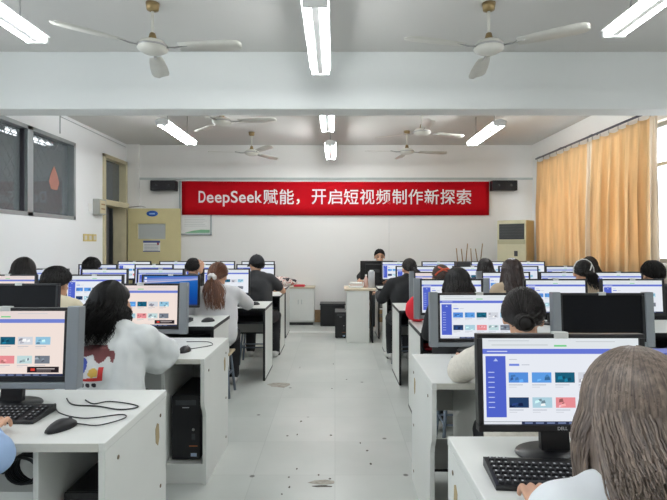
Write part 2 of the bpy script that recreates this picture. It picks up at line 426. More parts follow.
# ------------------------------------------------------------------ ceiling fans
def make_fan(angs):
    r = empty('ceiling_fan'); top = ZC-2.86
    b = MB(); b.lathe([(.001, .045), (.03, .05), (.085, .035), (.112, .008), (.108, -.02), (.07, -.042), (.03, -.05), (.001, -.052)], CREAM); b.build('motor_housing', r)
    b = MB(); b.lathe([(.111, .004), (.1145, .0), (.1145, -.006), (.111, -.01)], CHROME); b.build('trim_ring', r)
    b = MB(); b.tube([(0, 0, .04), (0, 0, top)], .011, CREAM, 10); b.build('down_rod', r)
    b = MB(); b.lathe([(.001, top), (.05, top), (.042, top-.05), (.015, top-.06), (.001, top-.06)], BRASS, 16); b.build('canopy', r)
    b = MB(); b.lathe([(.001, .1), (.02, .1), (.03, .06), (.03, .045), (.001, .045)], BRASS, 14); b.build('coupling', r)
    for a in angs:
        M = Matrix.Rotation(R(a), 4, 'Z')
        b = MB(); v = []
        prof = [(.2, .045), (.3, .058), (.45, .068), (.58, .07), (.64, .058), (.665, .02)]
        for x, h in prof:
            for s, zo in ((-1, .008), (0, .0), (1, -.012)):
                v.append(M @ Vector((x, s*h, zo)))
        f = []
        for i in range(len(prof)-1):
            for k in (0, 1): f.append((i*3+k, i*3+k+1, i*3+k+4, i*3+k+3))
        b.add(v, f, CREAM, True); o = b.build('blade', r); sm = o.modifiers.new('t', 'SOLIDIFY'); sm.thickness = .003
        b = MB(); b.tube([M @ Vector((.09, 0, -.006)), M @ Vector((.17, 0, -.01)), M @ Vector((.26, 0, .004))], .012, CHROME, 8, flat=.4); b.build('blade_arm', o)
    return r
for (x, y, z), angs, lb in (((-1.34, 3.6, 2.86), (220, -4, 104), 'white ceiling fan nearest on the left, in front of the beam'),
                          ((1.13, 3.6, 2.86), (195, -32, 82), 'white ceiling fan nearest on the right, in front of the beam'),
                          ((-1.34, 5.8, 2.86), (250, -8, 130), 'ceiling fan beyond the beam on the left, the nearer of two'),
                          ((-1.31, 7.7, 2.84), (190, 305, 60), 'ceiling fan farthest back on the left'),
                          ((1.13, 6.36, 2.86), (25, 150, 268), 'ceiling fan beyond the beam on the right, the nearer of two'),
                          ((1.13, 7.7, 2.86), (185, 10, 95), 'ceiling fan farthest back on the right')):
    o = make_fan(angs); o.location = (x, y, z); tag(o, lb, 'ceiling fan', 'ceiling fans')

# ------------------------------------------------------------------ things on the walls
ban = empty('banner', (0, YB-.035, 0))
b = MB(); v = []; f = []; n = 60; x0, x1 = -2.74, 2.755
for i in range(n+1):
    x = x0+(x1-x0)*i/n
    for z in (2.525, 2.36, 2.1, 1.925):
        v.append((x, -.004*math.sin(x*2.3+z*3)-.002, z-.008*math.cos(x/2.75*math.pi/2)+.004*i/n*-2))
for i in range(n):
    for k in range(3): f.append((i*4+k, i*4+k+1, i*4+k+5, i*4+k+4))
b.add(v, f, RED, True); o = b.build('cloth', ban, fix=False); s = o.modifiers.new('t', 'SOLIDIFY'); s.thickness = .002; s.offset = 1
b = MB()
for s in (-1, 1):
    b.tube([(s*2.74, 0, 2.52), (s*2.80, .01, 2.555)], .004, PAPER, 6)
b.build('tie_cord', ban)
TXT = 'DeepSeek赋能，开启短视频制作新探索'
em = 274/490*8.75/17.0
cur = bpy.data.curves.new('lettering', 'FONT'); tmp = bpy.data.objects.new('lettering_source', cur); COL.objects.link(tmp)
x = (198-CX)/F*8.75
for ch in TXT:
    cell = .5*em if ord(ch) < 128 else em
    cur.body = ch; cur.size = 1; cur.extrude = .004; cur.offset = .012 if ord(ch) < 128 else .008
    bpy.context.view_layer.update(); dg = bpy.context.evaluated_depsgraph_get()
    me = bpy.data.meshes.new_from_object(tmp.evaluated_get(dg))
    vs = [q.co.copy() for q in me.vertices]
    lo = min(q.x for q in vs); hi = max(q.x for q in vs); zl = min(q.y for q in vs); zh = max(q.y for q in vs)
    if ord(ch) < 128:
        sy = em*1.02; tw = min((hi-lo)*sy, cell*.84); sx = tw/(hi-lo); ox = x+(cell-tw)/2-lo*sx
        base = 2.145
        M = Matrix(((sx, 0, 0, ox), (0, 0, -1, -.012), (0, sy, 0, base), (0, 0, 0, 1)))
    elif ch == '，':
        s = em*.95; M = Matrix(((s, 0, 0, x+.1*em-lo*s), (0, 0, -1, -.012), (0, s, 0, 2.14), (0, 0, 0, 1)))
    else:
        sx = em*.90/(hi-lo); sy = em*.93/(zh-zl); M = Matrix(((sx, 0, 0, x+.05*em-lo*sx), (0, 0, -1, -.012), (0, sy, 0, 2.112-zl*sy), (0, 0, 0, 1)))
    b = MB(); b.add(vs, [list(p.vertices) for p in me.polygons], LETTER, False, M); b.build('character', ban, fix=False)
    x += cell
bpy.data.objects.remove(tmp)
tag(ban, 'long red banner with white lettering across the back wall', 'banner')

def speaker(x, label):
    r = empty('wall_speaker', (x, YB-.02, 2.43))
    b = MB(); b.box(-.22, .22, -.2, -.03, -.09, .09, BLACK, .012); b.build('cabinet', r)
    b = MB(); b.box(-.2, .2, -.206, -.2, -.075, .075, mat('speaker_mesh', (38, 38, 42), .7, bump=.4, scale=80), .002); b.build('grille', r)
    for k in (-.11, .11):
        b = MB(); b.lathe([(.001, 0), (.022, 0), (.02, .006), (.001, .008)], DGREY, 16, Matrix.Translation((k, -.204, 0)) @ Matrix.Rotation(R(90), 4, 'X')); b.build('driver', r)
    b = MB(); b.box(-.04, .04, -.05, .02, -.05, .1, DGREY); b.build('bracket', r)
    tag(r, label, 'speaker', 'speakers beside the banner')
speaker(-3.02, 'small black speaker on the back wall, left of the red banner')
speaker(2.98, 'small black speaker on the back wall, right of the red banner')

r = empty('notice_board', (-2.5, YB-.018, 0))
b = MB()
for x0, x1, z0, z1 in ((-.29, .29, 1.56, 1.59), (-.29, .29, 2.5, 2.53), (-.29, -.265, 1.56, 2.53), (.265, .29, 1.56, 2.53)):
    b.box(x0, x1, -.012, .018, z0, z1, ALU, .002)
b.build('frame', r)
b = MB(); b.box(-.265, .265, .0, .01, 1.59, 2.5, PAPER)
for i in range(7): b.box(-.2, .2-.03*(i % 3), -.001, 0, 1.72+i*.03, 1.726+i*.03, mat('faint_print', (195, 200, 198), .8))
b.prism([(-.2, 1.6), (.255, 1.6), (.255, 1.655), (.1, 1.66), (-.05, 1.64)], 'y', -.0015, 0, mat('pale_green_print', (132, 188, 150), .8)); b.build('poster', r)
tag(r, 'framed notice with green footer hanging behind the left end of the red banner', 'notice board')

r = empty('light_switch', (XL, 7.43, 1.5))
for k in range(3):
    b = MB(); b.box(0, .012, -.2+k*.135, -.2+k*.135+.12, -.055, .055, mat('yellowed_plastic', (208, 190, 128), .5), .003); o = b.build('switch_plate', r)
    b = MB(); b.box(.012, .017, -.2+k*.135+.03, -.2+k*.135+.09, -.03, .03, CREAM, .002); b.build('rocker', o)
tag(r, 'row of yellowed switch plates on the left wall below the grey box', 'light switch')
r = empty('light_switch', (XL, 7.43, 1.96))
b = MB(); b.box(0, .01, -.045, .045, -.06, .06, PAPER, .003); b.build('plate', r); b = MB(); b.box(.01, .015, -.02, .02, -.03, .03, PAPER, .002); b.build('rocker', r)
tag(r, 'small white switch on the left wall beside the grey electrical box', 'light switch')
r = empty('electrical_box', (XL, 7.66, 1.98))
b = MB(); b.box(0, .1, -.14, .1, -.12, .12, mat('grey_box_paint', (170, 172, 166), .5), .006); b.build('housing', r)
b = MB(); b.box(.1, .106, -.11, .07, -.1, .1, FRAMEY, .003); o = b.build('cover', r)
b = MB(); b.box(.106, .11, -.08, .04, .03, .05, WOODB); b.box(.106, .11, -.08, .04, -.04, -.02, WOODB); b.build('breaker_slot', o)
tag(r, 'small grey and cream electrical box on the left wall beside the door frame', 'electrical box')

r = empty('air_conditioner', (3.06, 8.3, 0), R(-44))
ACM = mat('yellowed_white_casing', (203, 198, 166), .5)
b = MB(); b.box(-.25, .25, -.17, .17, .04, 1.8, ACM, .012); b.box(-.23, .23, -.15, .15, 0, .05, DGREY); b.build('casing', r)
b = MB(); b.box(-.21, .22, -.178, -.168, 1.48, 1.74, mat('vent_dark', (52, 56, 54), .6)); o = b.build('air_outlet', r)
for k in range(5):
    h = MB(); h.box(-.205, .215, -.19, -.172, 1.51+k*.047, 1.518+k*.047, DGREY); h.build('louvre', o)
b = MB(); b.box(-.24, .24, -.173, -.169, 1.40, 1.47, mat('casing_band', (176, 172, 140), .5)); b.build('band', r)
b = MB(); b.box(.05, .11, -.176, -.169, 1.2, 1.29, DGREY, .002); b.build('display', r)
tag(r, 'tall cream floor-standing air conditioner in the far right corner by the curtain', 'air conditioner')

# ------------------------------------------------------------------ desks
DH = .75
def screw(bx, y, z, side):
    m = MB(); m.lathe([(.001, 0), (.008, 0), (.008, .002), (.001, .002)], mat('rusty_screw', (120, 104, 84), .6), 10, Matrix.Translation((bx, y, z)) @ Matrix.Rotation(R(90*side), 4, 'Y')); return m
def desk_a(name, x0, x1, y0, dp, aisle, label, lower=False):
    r = empty(name, ((x0+x1)/2, y0, 0)); w = (x1-x0)/2
    b = MB(); b.box(-w, w, 0, dp, DH-.03, DH, WHITE, .003); top = b.build('desktop', r)
    b = MB(); b.box(-w+.022, w-.022, -.003, .0, DH-.029, DH-.001, EDGE); b.build('edge_band', top)
    for s in (-1, 1):
        xo = s*w; xi = s*(w-.022)
        b = MB(); b.prism([(.0, DH-.03), (.0, .5), (.008, .47), (.03, .44), (.045, .40), (.045, 0), (dp-.01, 0), (dp-.01, DH-.03)], 'x', min(xo, xi), max(xo, xi), WHITE)
        e = b.build('end_panel', r)
        if s == aisle:
            for (yy, zz) in ((.1, .66), (dp-.08, .66), (dp-.08, .35), (dp-.08, .08)):
                screw(xo, yy, zz, s).build('screw_cap', e)
            b = MB(); b.prism([(dp-.14, .62), (dp-.12, .64), (dp-.1, .63), (dp-.095, .57), (dp-.11, .54), (dp-.135, .56)], 'x', min(xo, xo+s*.0015), max(xo, xo+s*.0015), mat('chipped_board', (176, 158, 122), .8)); b.build('chipped_patch', e)
    xp = aisle*(w-.25)
    b = MB(); b.box(xp-.009, xp+.009, .03, dp-.04, 0, DH-.03, WHITE); b.build('partition', r)
    if not lower:
        b = MB(); b.box(min(xp, aisle*(w-.022)), max(xp, aisle*(w-.022)), .05, dp-.04, .1, .12, WHITE); b.box(min(xp, aisle*(w-.022)), max(xp, aisle*(w-.022)), .06, .075, 0, .1, WHITE); b.build('tower_shelf', r)
    b = MB(); b.box(-w+.022, w-.022, dp-.035, dp-.02, .42 if lower else .3, DH-.03, GREYLAM); b.build('back_panel', r)
    if lower:
        b = MB(); b.box(-w+.022, w-.022, dp-.035, dp-.02, .07, .25, GREYLAM); b.box(-w+.022, w-.022, dp-.037, dp-.018, .055, .07, BLACKLAM); b.build('lower_panel', r)
    tag(r, label, 'desk', 'computer desks'); return r
def desk_b(name, x0, x1, y0, dp, label):
    r = empty(name, ((x0+x1)/2, y0, 0)); w = (x1-x0)/2
    b = MB(); b.box(-w, w, 0, dp, DH-.025, DH, WHITE, .002); top = b.build('desktop', r)
    b = MB()
    for q in ((-w-.002, w+.002, -.003, 0), (-w-.002, w+.002, dp, dp+.003), (-w-.003, -w, 0, dp), (w, w+.003, 0, dp)): b.box(*q, DH-.03, DH-.003, BLACKLAM)
    b.build('edge_band', top)
    for s in (-1, 1):
        b = MB(); xa, xb = sorted((s*w, s*(w-.02))); b.box(xa, xb, .012, dp-.01, 0.02, DH-.026, WHITE); e = b.build('end_panel', r)
        b = MB(); b.box(xa-.001, xb+.001, .0, .012, 0, DH-.028, BLACKLAM); b.box(xa-.001, xb+.001, 0, dp, 0, .02, BLACKLAM); b.box(xa, xb, dp-.01, dp, 0, DH-.026, BLACKLAM); b.build('edge_band', e)
    b = MB(); b.box(-w+.02, w-.02, .03, dp-.05, .585, .6, BLACKLAM); b.box(-w+.02, w-.02, dp-.15, dp-.05, .6, DH-.026, BLACKLAM); b.build('keyboard_shelf', r)
    b = MB(); b.box(-w+.02, w-.02, dp-.045, dp-.03, .4, DH-.026, GREYLAM); b.build('back_panel', r)
    b = MB(); b.box(-w+.02, w-.02, dp-.048, dp-.027, .385, .4, BLACKLAM); b.build('panel_trim', r)
    tag(r, label, 'desk', 'computer desks'); return r
desk_a('computer_desk', -2.2, -.77, 1.64, .6, 1, 'white desk nearest on the left, with black mouse and looped cable on top')
desk_a('computer_desk', -2.2, -.755, 2.83, .64, 1, 'white desk with black computer tower in its end bay, second left row')
ORD = ['first', 'second', 'third', 'fourth', 'fifth', 'sixth']
for k, xe, y0 in ((2, -.98, 3.95), (3, -.72, 5.04), (4, -.70, 6.2), (5, -.735, 7.3)):
    xm = xe-1.43
    desk_b('computer_desk', xm, xe, y0, .6, 'white desk with black edging, aisle end of the %s left row from the camera' % ORD[k])
    desk_b('computer_desk', XL+.03, xm-.012, y0, .6, 'white desk with black edging, against the left wall, %s row from the camera' % ORD[k])
desk_a('computer_desk', .39, 1.85, 1.04, .66, -1, 'white desk nearest on the right, with a black keyboard under a large monitor')
desk_a('computer_desk', .463, 1.93, 2.34, .62, -1, 'white desk in the second right row, its end panel by the aisle', True)
desk_a('computer_desk', 1.945, 3.4, 2.34, .62, 1, 'white desk in the second right row, at the right edge of the photo', True)
RD = {2: 3.67, 3: 4.88, 4: 6.02, 5: 7.25}
for k, y0 in RD.items():
    desk_b('computer_desk', .64, 2.08, y0, .6, 'white desk with black edging, aisle end of the %s right row from the camera' % ORD[k])
    desk_b('computer_desk', 2.092, 3.30, y0, .6, 'white desk with black edging, curtain side of the %s right row from the camera' % ORD[k])

# ------------------------------------------------------------------ monitors
MW, MH = .52, .297
SW, SH = .486, .262          # lit area
def screen_mesh(kind, seed):
    rnd = random.Random(seed); b = MB(); lay = [0]
    def q(u0, u1, v0, v1, c, k=1):
        z = -.0006*k
        P = lambda u, v: ((u-.5)*SW, z, (v-.5)*SH)
        b.add([P(u0, v0), P(u1, v0), P(u1, v1), P(u0, v1)], [(0, 1, 2, 3)], scol(c))
    def tri(pts, c, k):
        b.add([((u-.5)*SW, -.0006*k, (v-.5)*SH) for u, v in pts], [tuple(range(len(pts)))], scol(c))
    if kind == 'off':
        b.add([(-SW/2, 0, -SH/2), (SW/2, 0, -SH/2), (SW/2, 0, SH/2), (-SW/2, 0, SH/2)], [(0, 1, 2, 3)], mat('dark_blank_screen', (13, 15, 19), .5, var=0, spec=.15)); return b.mesh('screen')
    if kind == 'blue':
        nv = 14
        for i in range(nv):
            t = i/nv; c = (int(20+40*t**3), int(62+50*t), int(140+55*t))
            q(0, 1, i/nv, (i+1)/nv, c, 1)
        for i in range(5): tri([(0, .74+.03*i), (.55+.08*i, .80+.025*i), (1, .86+.02*i), (1, .9+.02*i), (.5, .86+.025*i), (0, .80+.03*i)], ((150, 170, 215), (205, 190, 205), (120, 150, 215), (176, 186, 220), (110, 130, 205))[i], 2+i)
        q(.02, .06, .9, .96, (230, 235, 245), 8); q(.02, .06, .8, .86, (240, 240, 250), 8); q(0, 1, 0, .045, (40, 60, 110), 8)
        return b.mesh('screen')
    if kind == 'pink': bg, bar, hd = (246, 230, 222), (236, 222, 218), (116, 134, 214)
    elif kind == 'grey': bg, bar, hd = (226, 232, 244), (214, 222, 236), (122, 140, 210)
    else: bg, bar, hd = (236, 240, 248), (228, 234, 238), (104, 122, 216)
    q(0, 1, 0, 1, bg, 1); q(0, 1, .885, 1, bar, 2); q(0, 1, .815, .875, hd, 2)
    q(.03, .16, .84, .85, (220, 226, 250), 3); q(.04, .3, .965, .972, (190, 196, 204), 3); q(.06, .42, .915, .925, (196, 204, 206), 3)
    q(.46, .54, .9, .92, (120, 210, 140), 3); q(.6, .85, .955, .962, (196, 200, 206), 3)
    if kind != 'pink' or seed % 2:
        q(.02, .148, .08, .79, (82, 102, 206), 2); tri([(.07, .73), (.1, .73), (.085, .765)], (180, 196, 245), 3)
        for i in range(8): q(.035, .075, .19+i*.058, .2+i*.058, (190, 202, 246), 3)
    q(.17, .235, .675, .70, (120, 142, 226), 2); q(.25, .3, .683, .692, (190, 196, 208), 2); q(.17, .22, .745, .755, (200, 205, 214), 2)
    pal = [(88, 146, 224), (96, 160, 232), (30, 96, 124), (214, 218, 226), (150, 200, 226), (40, 66, 106), (176, 212, 226), (236, 146, 152), (196, 222, 224), (120, 128, 140)]
    n = 0
    for row, (v0, v1) in enumerate(((.48, .60), (.19, .31))):
        for c in range(5):
            u0 = .165+c*.148; u1 = u0+.125; base = pal[n]; n += 1
            q(u0, u1, v0, v1, base, 2)
            for t in range(4):
                a = rnd.uniform(u0, u1-.04); e = rnd.uniform(v0, v1-.05); w = rnd.uniform(.02, .04); h = rnd.uniform(.03, .05)
                k = rnd.choice((.7, 1.25, 1.45, .85)); cc = tuple(min(255, int(x*k)//12*12) for x in base)
                tri([(a, e), (a+w, e+rnd.uniform(0, .02)), (a+w*.8, e+h), (a+w*.1, e+h*.8)], cc, 3+t)
            q(u0, u0+.09, v0-.03, v0-.022, (176, 182, 194), 2); q(u0, u0+.05, v0-.055, v0-.048, (206, 210, 218), 2)
    if kind == 'pink':
        q(.70, .965, .055, .145, (44, 36, 40), 7); q(.73, .765, .08, .12, (222, 70, 60), 8); q(.78, .93, .105, .12, (190, 180, 180), 8); q(.78, .9, .075, .085, (140, 130, 130), 8)
    q(0, 1, 0, .035, (48, 56, 84), 4)
    for i in range(9): q(.26+i*.07, .31+i*.07, .008, .026, (120, 134, 170), 5)
    q(0, .24, .003, .032, (228, 232, 238), 5)
    return b.mesh('screen')
SCREENS = {}
def get_screen(kind, seed):
    if (kind, seed) not in SCREENS: SCREENS[(kind, seed)] = screen_mesh(kind, seed)
    return SCREENS[(kind, seed)]
def P_mesh(fn, name):
    b = MB(); fn(b); me = b.mesh(name)
    bm = bmesh.new(); bm.from_mesh(me); bmesh.ops.recalc_face_normals(bm, faces=bm.faces); bm.to_mesh(me); bm.free()
    return me
zc = .238      # centre of the panel above the desk
TILT = Matrix.Translation((0, 0, zc)) @ Matrix.Rotation(R(-4), 4, 'X')
def f_casing(b):
    # frame round the lit area, then the back shell
    w, h, sw, sh = MW/2, MH/2, SW/2, SH/2; so = .004
    for q in ((-w, w, -.012, .022, sh+so, h), (-w, w, -.012, .022, -h, -sh+so), (-w, -sw, -.012, .022, -sh+so, sh+so), (sw, w, -.012, .022, -sh+so, sh+so)): b.box(*q, BLACK, .0025, TILT)
    b.box(-w+.004, w-.004, 0, .022, -h+.004, h-.004, BLACK, .003, TILT)
    b.box(-w*.7, w*.7, .022, .05, -h*.75, h*.7, BLACK, .012, TILT)
def f_stand(b):
    b.prism([(.03, .006), (.055, .006), (.068, .2), (.05, .26), (.03, .24), (.045, .1)], 'x', -.045, .045, BLACK)
def f_base(b):
    M = Matrix.Translation((0, .03, 0)) @ Matrix.Diagonal((1.25, .85, 1, 1))
    b.lathe([(.001, 0), (.1, 0), (.103, .004), (.1, .01), (.001, .014)], BLACK, 28, M)
def f_plate(b):
    b.box(0, .05, -.022, .03, -MH/2-.03, MH/2+.006, PLATE, .004, TILT)
def f_sill(b):
    b.box(-MW/2, MW/2, -.016, .03, -MH/2-.028, -MH/2-.002, PLATE, .003, TILT)
def f_tab(b): b.box(-.022, .022, -.016, .01, MH/2-.014, MH/2+.006, TAB, .002, TILT)
MESH = {n: P_mesh(f, n) for n, f in (('casing', f_casing), ('stand', f_stand), ('base', f_base), ('side_plate', f_plate), ('lower_rail', f_sill), ('webcam_tab', f_tab))}
def child(name, me, parent, loc=None):
    o = bpy.data.objects.new(name, me); COL.objects.link(o); o.parent = parent
    if loc: o.location = loc
    return o
def monitor(x, y, kind, seed, label, plates='', tab=True, rz=0, z=DH, grp='classroom monitors', dz=0):
    r = empty('monitor', (x, y, z+.001), rz)
    cs = child('casing', MESH['casing'], r); s = child('screen', get_screen(kind, seed), r)
    s.matrix_local = TILT @ Matrix.Translation((0, -.0035, .004))
    child('stand', MESH['stand'], r); child('base', MESH['base'], r)
    if 'R' in plates: child('side_plate', MESH['side_plate'], r, (MW/2-.002, 0, 0))
    if 'L' in plates: child('side_plate', MESH['side_plate'], r, (-MW/2-.048, 0, 0))
    if plates: child('lower_rail', MESH['lower_rail'], r)
    if tab: child('webcam_tab', MESH['webcam_tab'], r, (.0, 0, 0))
    if dz:
        for k in kids(r):
            if not k.name.startswith(('stand', 'base')): k.location.z += dz
    tag(r, label, 'monitor', grp); return r
POSN = ['beside the aisle', 'second from the aisle', 'third from the aisle', 'fourth from the aisle']
KN = {'page': 'showing web page', 'pink': 'showing pinkish web page', 'grey': 'showing pale web page', 'blue': 'showing blue desktop', 'off': 'with blank screen'}
rows = {
 ('left', 0): (2.0, [(-1.345, 'pink', 0, 'R')]),
 ('left', 1): (3.2, [(-1.27, 'pink', 2, 'R'), (-2.065, 'off', 0, '')]),
 ('left', 2): (4.4, [(-1.475, 'blue', 0, ''), (-2.16, 'page', 1, ''), (-2.94, 'pink', 4, '')]),
 ('left', 3): (5.42, [(-1.2, 'page', 2, ''), (-1.93, 'grey', 1, ''), (-2.55, 'page', 1, ''), (-3.21, 'grey', 3, '')]),
 ('left', 4): (6.55, [(-1.06, 'page', 2, ''), (-1.75, 'page', 1, ''), (-2.42, 'page', 3, ''), (-3.17, 'grey', 1, '')]),
 ('left', 5): (7.64, [(-1.2, 'page', 1, ''), (-1.82, 'page', 2, ''), (-2.48, 'grey', 3, ''), (-3.13, 'page', 2, '')]),
 ('right', 0): (1.52, [(.70, 'page', 1, '')]),
 ('right', 1): (3.0, [(.885, 'page', 3, 'LR'), (1.635, 'off', 0, 'LR')]),
 ('right', 2): (4.02, [(.955, 'page', 1, 'LR'), (1.81, 'page', 3, ''), (2.44, 'page', 2, '')]),
 ('right', 3): (5.22, [(1.10, 'pink', 3, 'L'), (1.82, 'page', 2, 'L'), (2.44, 'grey', 1, ''), (3.02, 'page', 2, '')]),
 ('right', 4): (6.38, [(1.05, 'page', 1, ''), (1.79, 'page', 3, ''), (2.39, 'grey', 2, ''), (3.0, 'grey', 3, '')]),
 ('right', 5): (7.58, [(.98, 'page', 2, ''), (1.6, 'grey', 1, ''), (2.36, 'page', 3, ''), (2.99, 'page', 1, '')]),
}
for (side, k), (y, ms) in rows.items():
    for i, (x, kind, sd, pl) in enumerate(ms):
        lb = 'black monitor %s, %s, %s %s row from camera' % (KN[kind], POSN[i], ORD[k], side)
        m = monitor(x, y, kind, sd, lb, pl, dz={('right', 1): -.024, ('right', 2): -.012, ('right', 3): -.024, ('right', 4): -.016, ('left', 1): .018, ('left', 0): .018}.get((side, k), 0))
        if (side, k) == ('right', 0):
            cur = bpy.data.curves.new('maker_mark', 'FONT'); cur.body = 'DELL'; cur.size = .014; cur.extrude = .0004
            t = bpy.data.objects.new('mark_source', cur); COL.objects.link(t); bpy.context.view_layer.update()
            me = bpy.data.meshes.new_from_object(t.evaluated_get(bpy.context.evaluated_depsgraph_get())); bpy.data.objects.remove(t)
            me.materials.clear(); me.materials.append(mat('silver_mark', (190, 192, 196), .4))
            o = child('maker_mark', me, m); o.matrix_local = TILT @ Matrix.Translation((-.02, -.0128, -MH/2+.0065)) @ Matrix.Rotation(R(90), 4, 'X')
monitor(.66, 7.78, 'off', 0, "teacher's black monitor seen from behind, beside the teacher's cabinet", tab=False, rz=R(180), z=DH)

# ------------------------------------------------------------------ keyboards, mice, towers
KW, KD = .43, .152
LEGEND = mat('key_legend', (196, 198, 202), .5)
def f_kb(b): b.prism([(-KD/2, 0), (KD/2, 0), (KD/2, .026), (KD/2-.01, .028), (-KD/2+.005, .013), (-KD/2, .01)], 'x', -KW/2, KW/2, BLACK)
ME_KB = P_mesh(f_kb, 'body')
ME_KEY = P_mesh(lambda b: b.box(-.0078, .0078, -.0078, .0078, 0, .008, KEYM, .002).box(-.004, .0015, -.001, .005, .008, .0083, LEGEND), 'key')
ME_SPACE = P_mesh(lambda b: b.box(-.048, .048, -.0078, .0078, 0, .008, KEYM, .002), 'space_bar')
ME_PRINT = None
def key_pos():
    out = []
    for r_ in range(6):
        y = -KD/2+.018+r_*.0228; z = .0125+.0122*r_/5
        for c in range(21):
            x = -KW/2+.018+c*.0197
            if c in (14, 18) and True:
                if r_ == 5 or c == 18: continue
            if r_ == 0 and 4 <= c <= 8: continue
            out.append((x, y, z))
    return out
KP = key_pos()
def f_kbk(b):
    f_kb(b)
    for p in KP: b.box(p[0]-.0078, p[0]+.0078, p[1]-.0078, p[1]+.0078, p[2], p[2]+.007, KEYM).box(p[0]-.004, p[0]+.0015, p[1]-.001, p[1]+.005, p[2]+.007, p[2]+.0073, LEGEND)
ME_KBK = P_mesh(f_kbk, 'body')
def keyboard(x, y, rz, label, near=False, z=DH):
    r = empty('keyboard', (x, y, z+.001), rz); child('body', ME_KB if near else ME_KBK, r)
    if near:
        for p in KP[:98]: child('key', ME_KEY, r, p)
        child('space_bar', ME_SPACE, r, (-KW/2+.018+6*.0197, -KD/2+.018, .0125))
    tag(r, label, 'keyboard', 'black keyboards'); return r
def f_mouse(b):
    n, mm = 14, 8; v = []; f = []
    for i in range(n+1):
        t = i/n; y = -.055+.11*t; w = .031*math.sin(math.pi*min(.98, max(.02, t*.9+.06)))**.55; h = .036*math.sin(math.pi*min(.98, max(.03, .08+.84*t)))**.7
        for k in range(mm+1):
            a = math.pi*k/mm; v.append((w*math.cos(a), y, h*math.sin(a)**.8))
    for i in range(n):
        for k in range(mm): q = i*(mm+1)+k; f.append((q, q+1, q+mm+2, q+mm+1))
    f.append(tuple(range(mm+1))); f.append(tuple(n*(mm+1)+k for k in range(mm+1)))
    b.add(v, f, BLACK, True)
ME_MOUSE = P_mesh(f_mouse, 'body')
ME_WHEEL = P_mesh(lambda b: b.lathe([(.001, -.003), (.008, -.003), (.008, .003), (.001, .003)], DGREY, 12, Matrix.Translation((0, .032, .024)) @ Matrix.Rotation(R(90), 4, 'Y')), 'scroll_wheel')
def mouse(x, y, rz, label, cable=None):
    r = empty('computer_mouse', (x, y, DH+.001), rz); child('body', ME_MOUSE, r); child('scroll_wheel', ME_WHEEL, r)
    if cable:
        M = (Matrix.Translation((x, y, 0)) @ Matrix.Rotation(rz, 4, 'Z')).inverted()
        b = MB(); b.tube([M @ Vector((p[0], p[1], .004)) for p in smooth(cable)], .0024, CABLE, 6); b.build('cable', r)
    tag(r, label, 'mouse', 'black mice'); return r
def smooth(pts, n=8):
    pts = [Vector(p if len(p) == 3 else (p[0], p[1], 0)) for p in pts]; out = []
    for i in range(len(pts)-1):
        p0, p1, p2, p3 = pts[max(i-1, 0)], pts[i], pts[i+1], pts[min(i+2, len(pts)-1)]
        for k in range(n):
            t = k/n; out.append(.5*((2*p1)+(p2-p0)*t+(2*p0-5*p1+4*p2-p3)*t*t+(3*p1-p0-3*p2+p3)*t**3))
    out.append(pts[-1]); return out
keyboard(-1.33, 1.885, 0, 'black keyboard on the nearest left desk, at the left edge of the photo', True)
keyboard(.655, 1.385, R(-4), 'black keyboard on the nearest right desk below the large monitor', True)
keyboard(-1.2, 3.0, 0, 'black keyboard in front of the woman with long wavy black hair')
keyboard(.875, 2.70, 0, 'black keyboard in front of the woman with low hair bun')
keyboard(-1.44, 4.16, R(-4), 'black keyboard below the blue desktop screen')
keyboard(-1.2, 5.22, 0, 'black keyboard in front of the woman with brown ponytail')
mouse(-.985, 1.765, R(-28), 'black mouse on the nearest left desk with looped cable', [(-.96, 1.81), (-.93, 1.80), (-.86, 1.79), (-.80, 1.86), (-.83, 1.90), (-.95, 1.86), (-1.08, 1.92), (-1.16, 2.03)])
mouse(-.925, 3.02, R(-10), 'black mouse on the desk above the computer tower, second left row', [(-.92, 3.07), (-.86, 3.12), (-.80, 3.2), (-.86, 3.3), (-1.0, 3.3)])
mouse(-1.08, 4.17, R(-60), 'black mouse beside the keyboard below the blue desktop screen')
mouse(-.87, 5.30, R(-70), 'black mouse at the elbow of the woman with brown ponytail')

def tower(x, y, z, label, rz=0):
    r = empty('computer_tower', (x, y, z), rz)
    b = MB(); b.box(-.085, .085, 0, .4, .012, .39, BLACK, .006); b.build('case', r)
    b = MB(); b.box(-.085, .085, -.014, 0, .012, .39, BLACK, .006); fp = b.build('front_panel', r)
    b = MB(); b.box(-.06, .06, -.016, -.014, .335, .365, DGREY, .002); b.build('optical_drive', fp)
    b = MB(); b.box(-.02, .02, -.0155, -.014, .318, .323, mat('silver_mark', (190, 192, 196), .4)); b.build('maker_mark', fp)
    b = MB(); b.lathe([(.001, 0), (.008, 0), (.008, .003), (.001, .003)], CHROME, 12, Matrix.Translation((.045, -.014, .19)) @ Matrix.Rotation(R(90), 4, 'X')); b.build('power_button', fp)
    b = MB(); b.box(.035, .055, -.0155, -.014, .13, .165, DGREY); b.build('usb_ports', fp)
    b = MB(); b.box(.03, .065, -.0155, -.014, .03, .05, mat('pale_blue_sticker', (170, 190, 215), .5)); b.build('sticker', fp)
    b = MB(); b.box(.02, .07, -.0155, -.014, .09, .094, mat('orange_stripe', (190, 110, 60), .5)); b.build('stripe', fp)
    for s in (-1, 1):
        for yy in (.03, .37):
            b = MB(); b.lathe([(.001, 0), (.012, 0), (.012, .013), (.001, .013)], DGREY, 10, Matrix.Translation((s*.06, yy, 0))); b.build('foot', r)
    tag(r, label, 'computer', 'computer towers'); return r
tower(-.888, 2.93, .12, 'black computer tower on the shelf of the second left desk')
tower(-.905, 1.80, .12, 'black computer tower under the nearest left desk')
tower(.085, 7.3, 0, "black computer tower on the floor beside the teacher's cabinet")

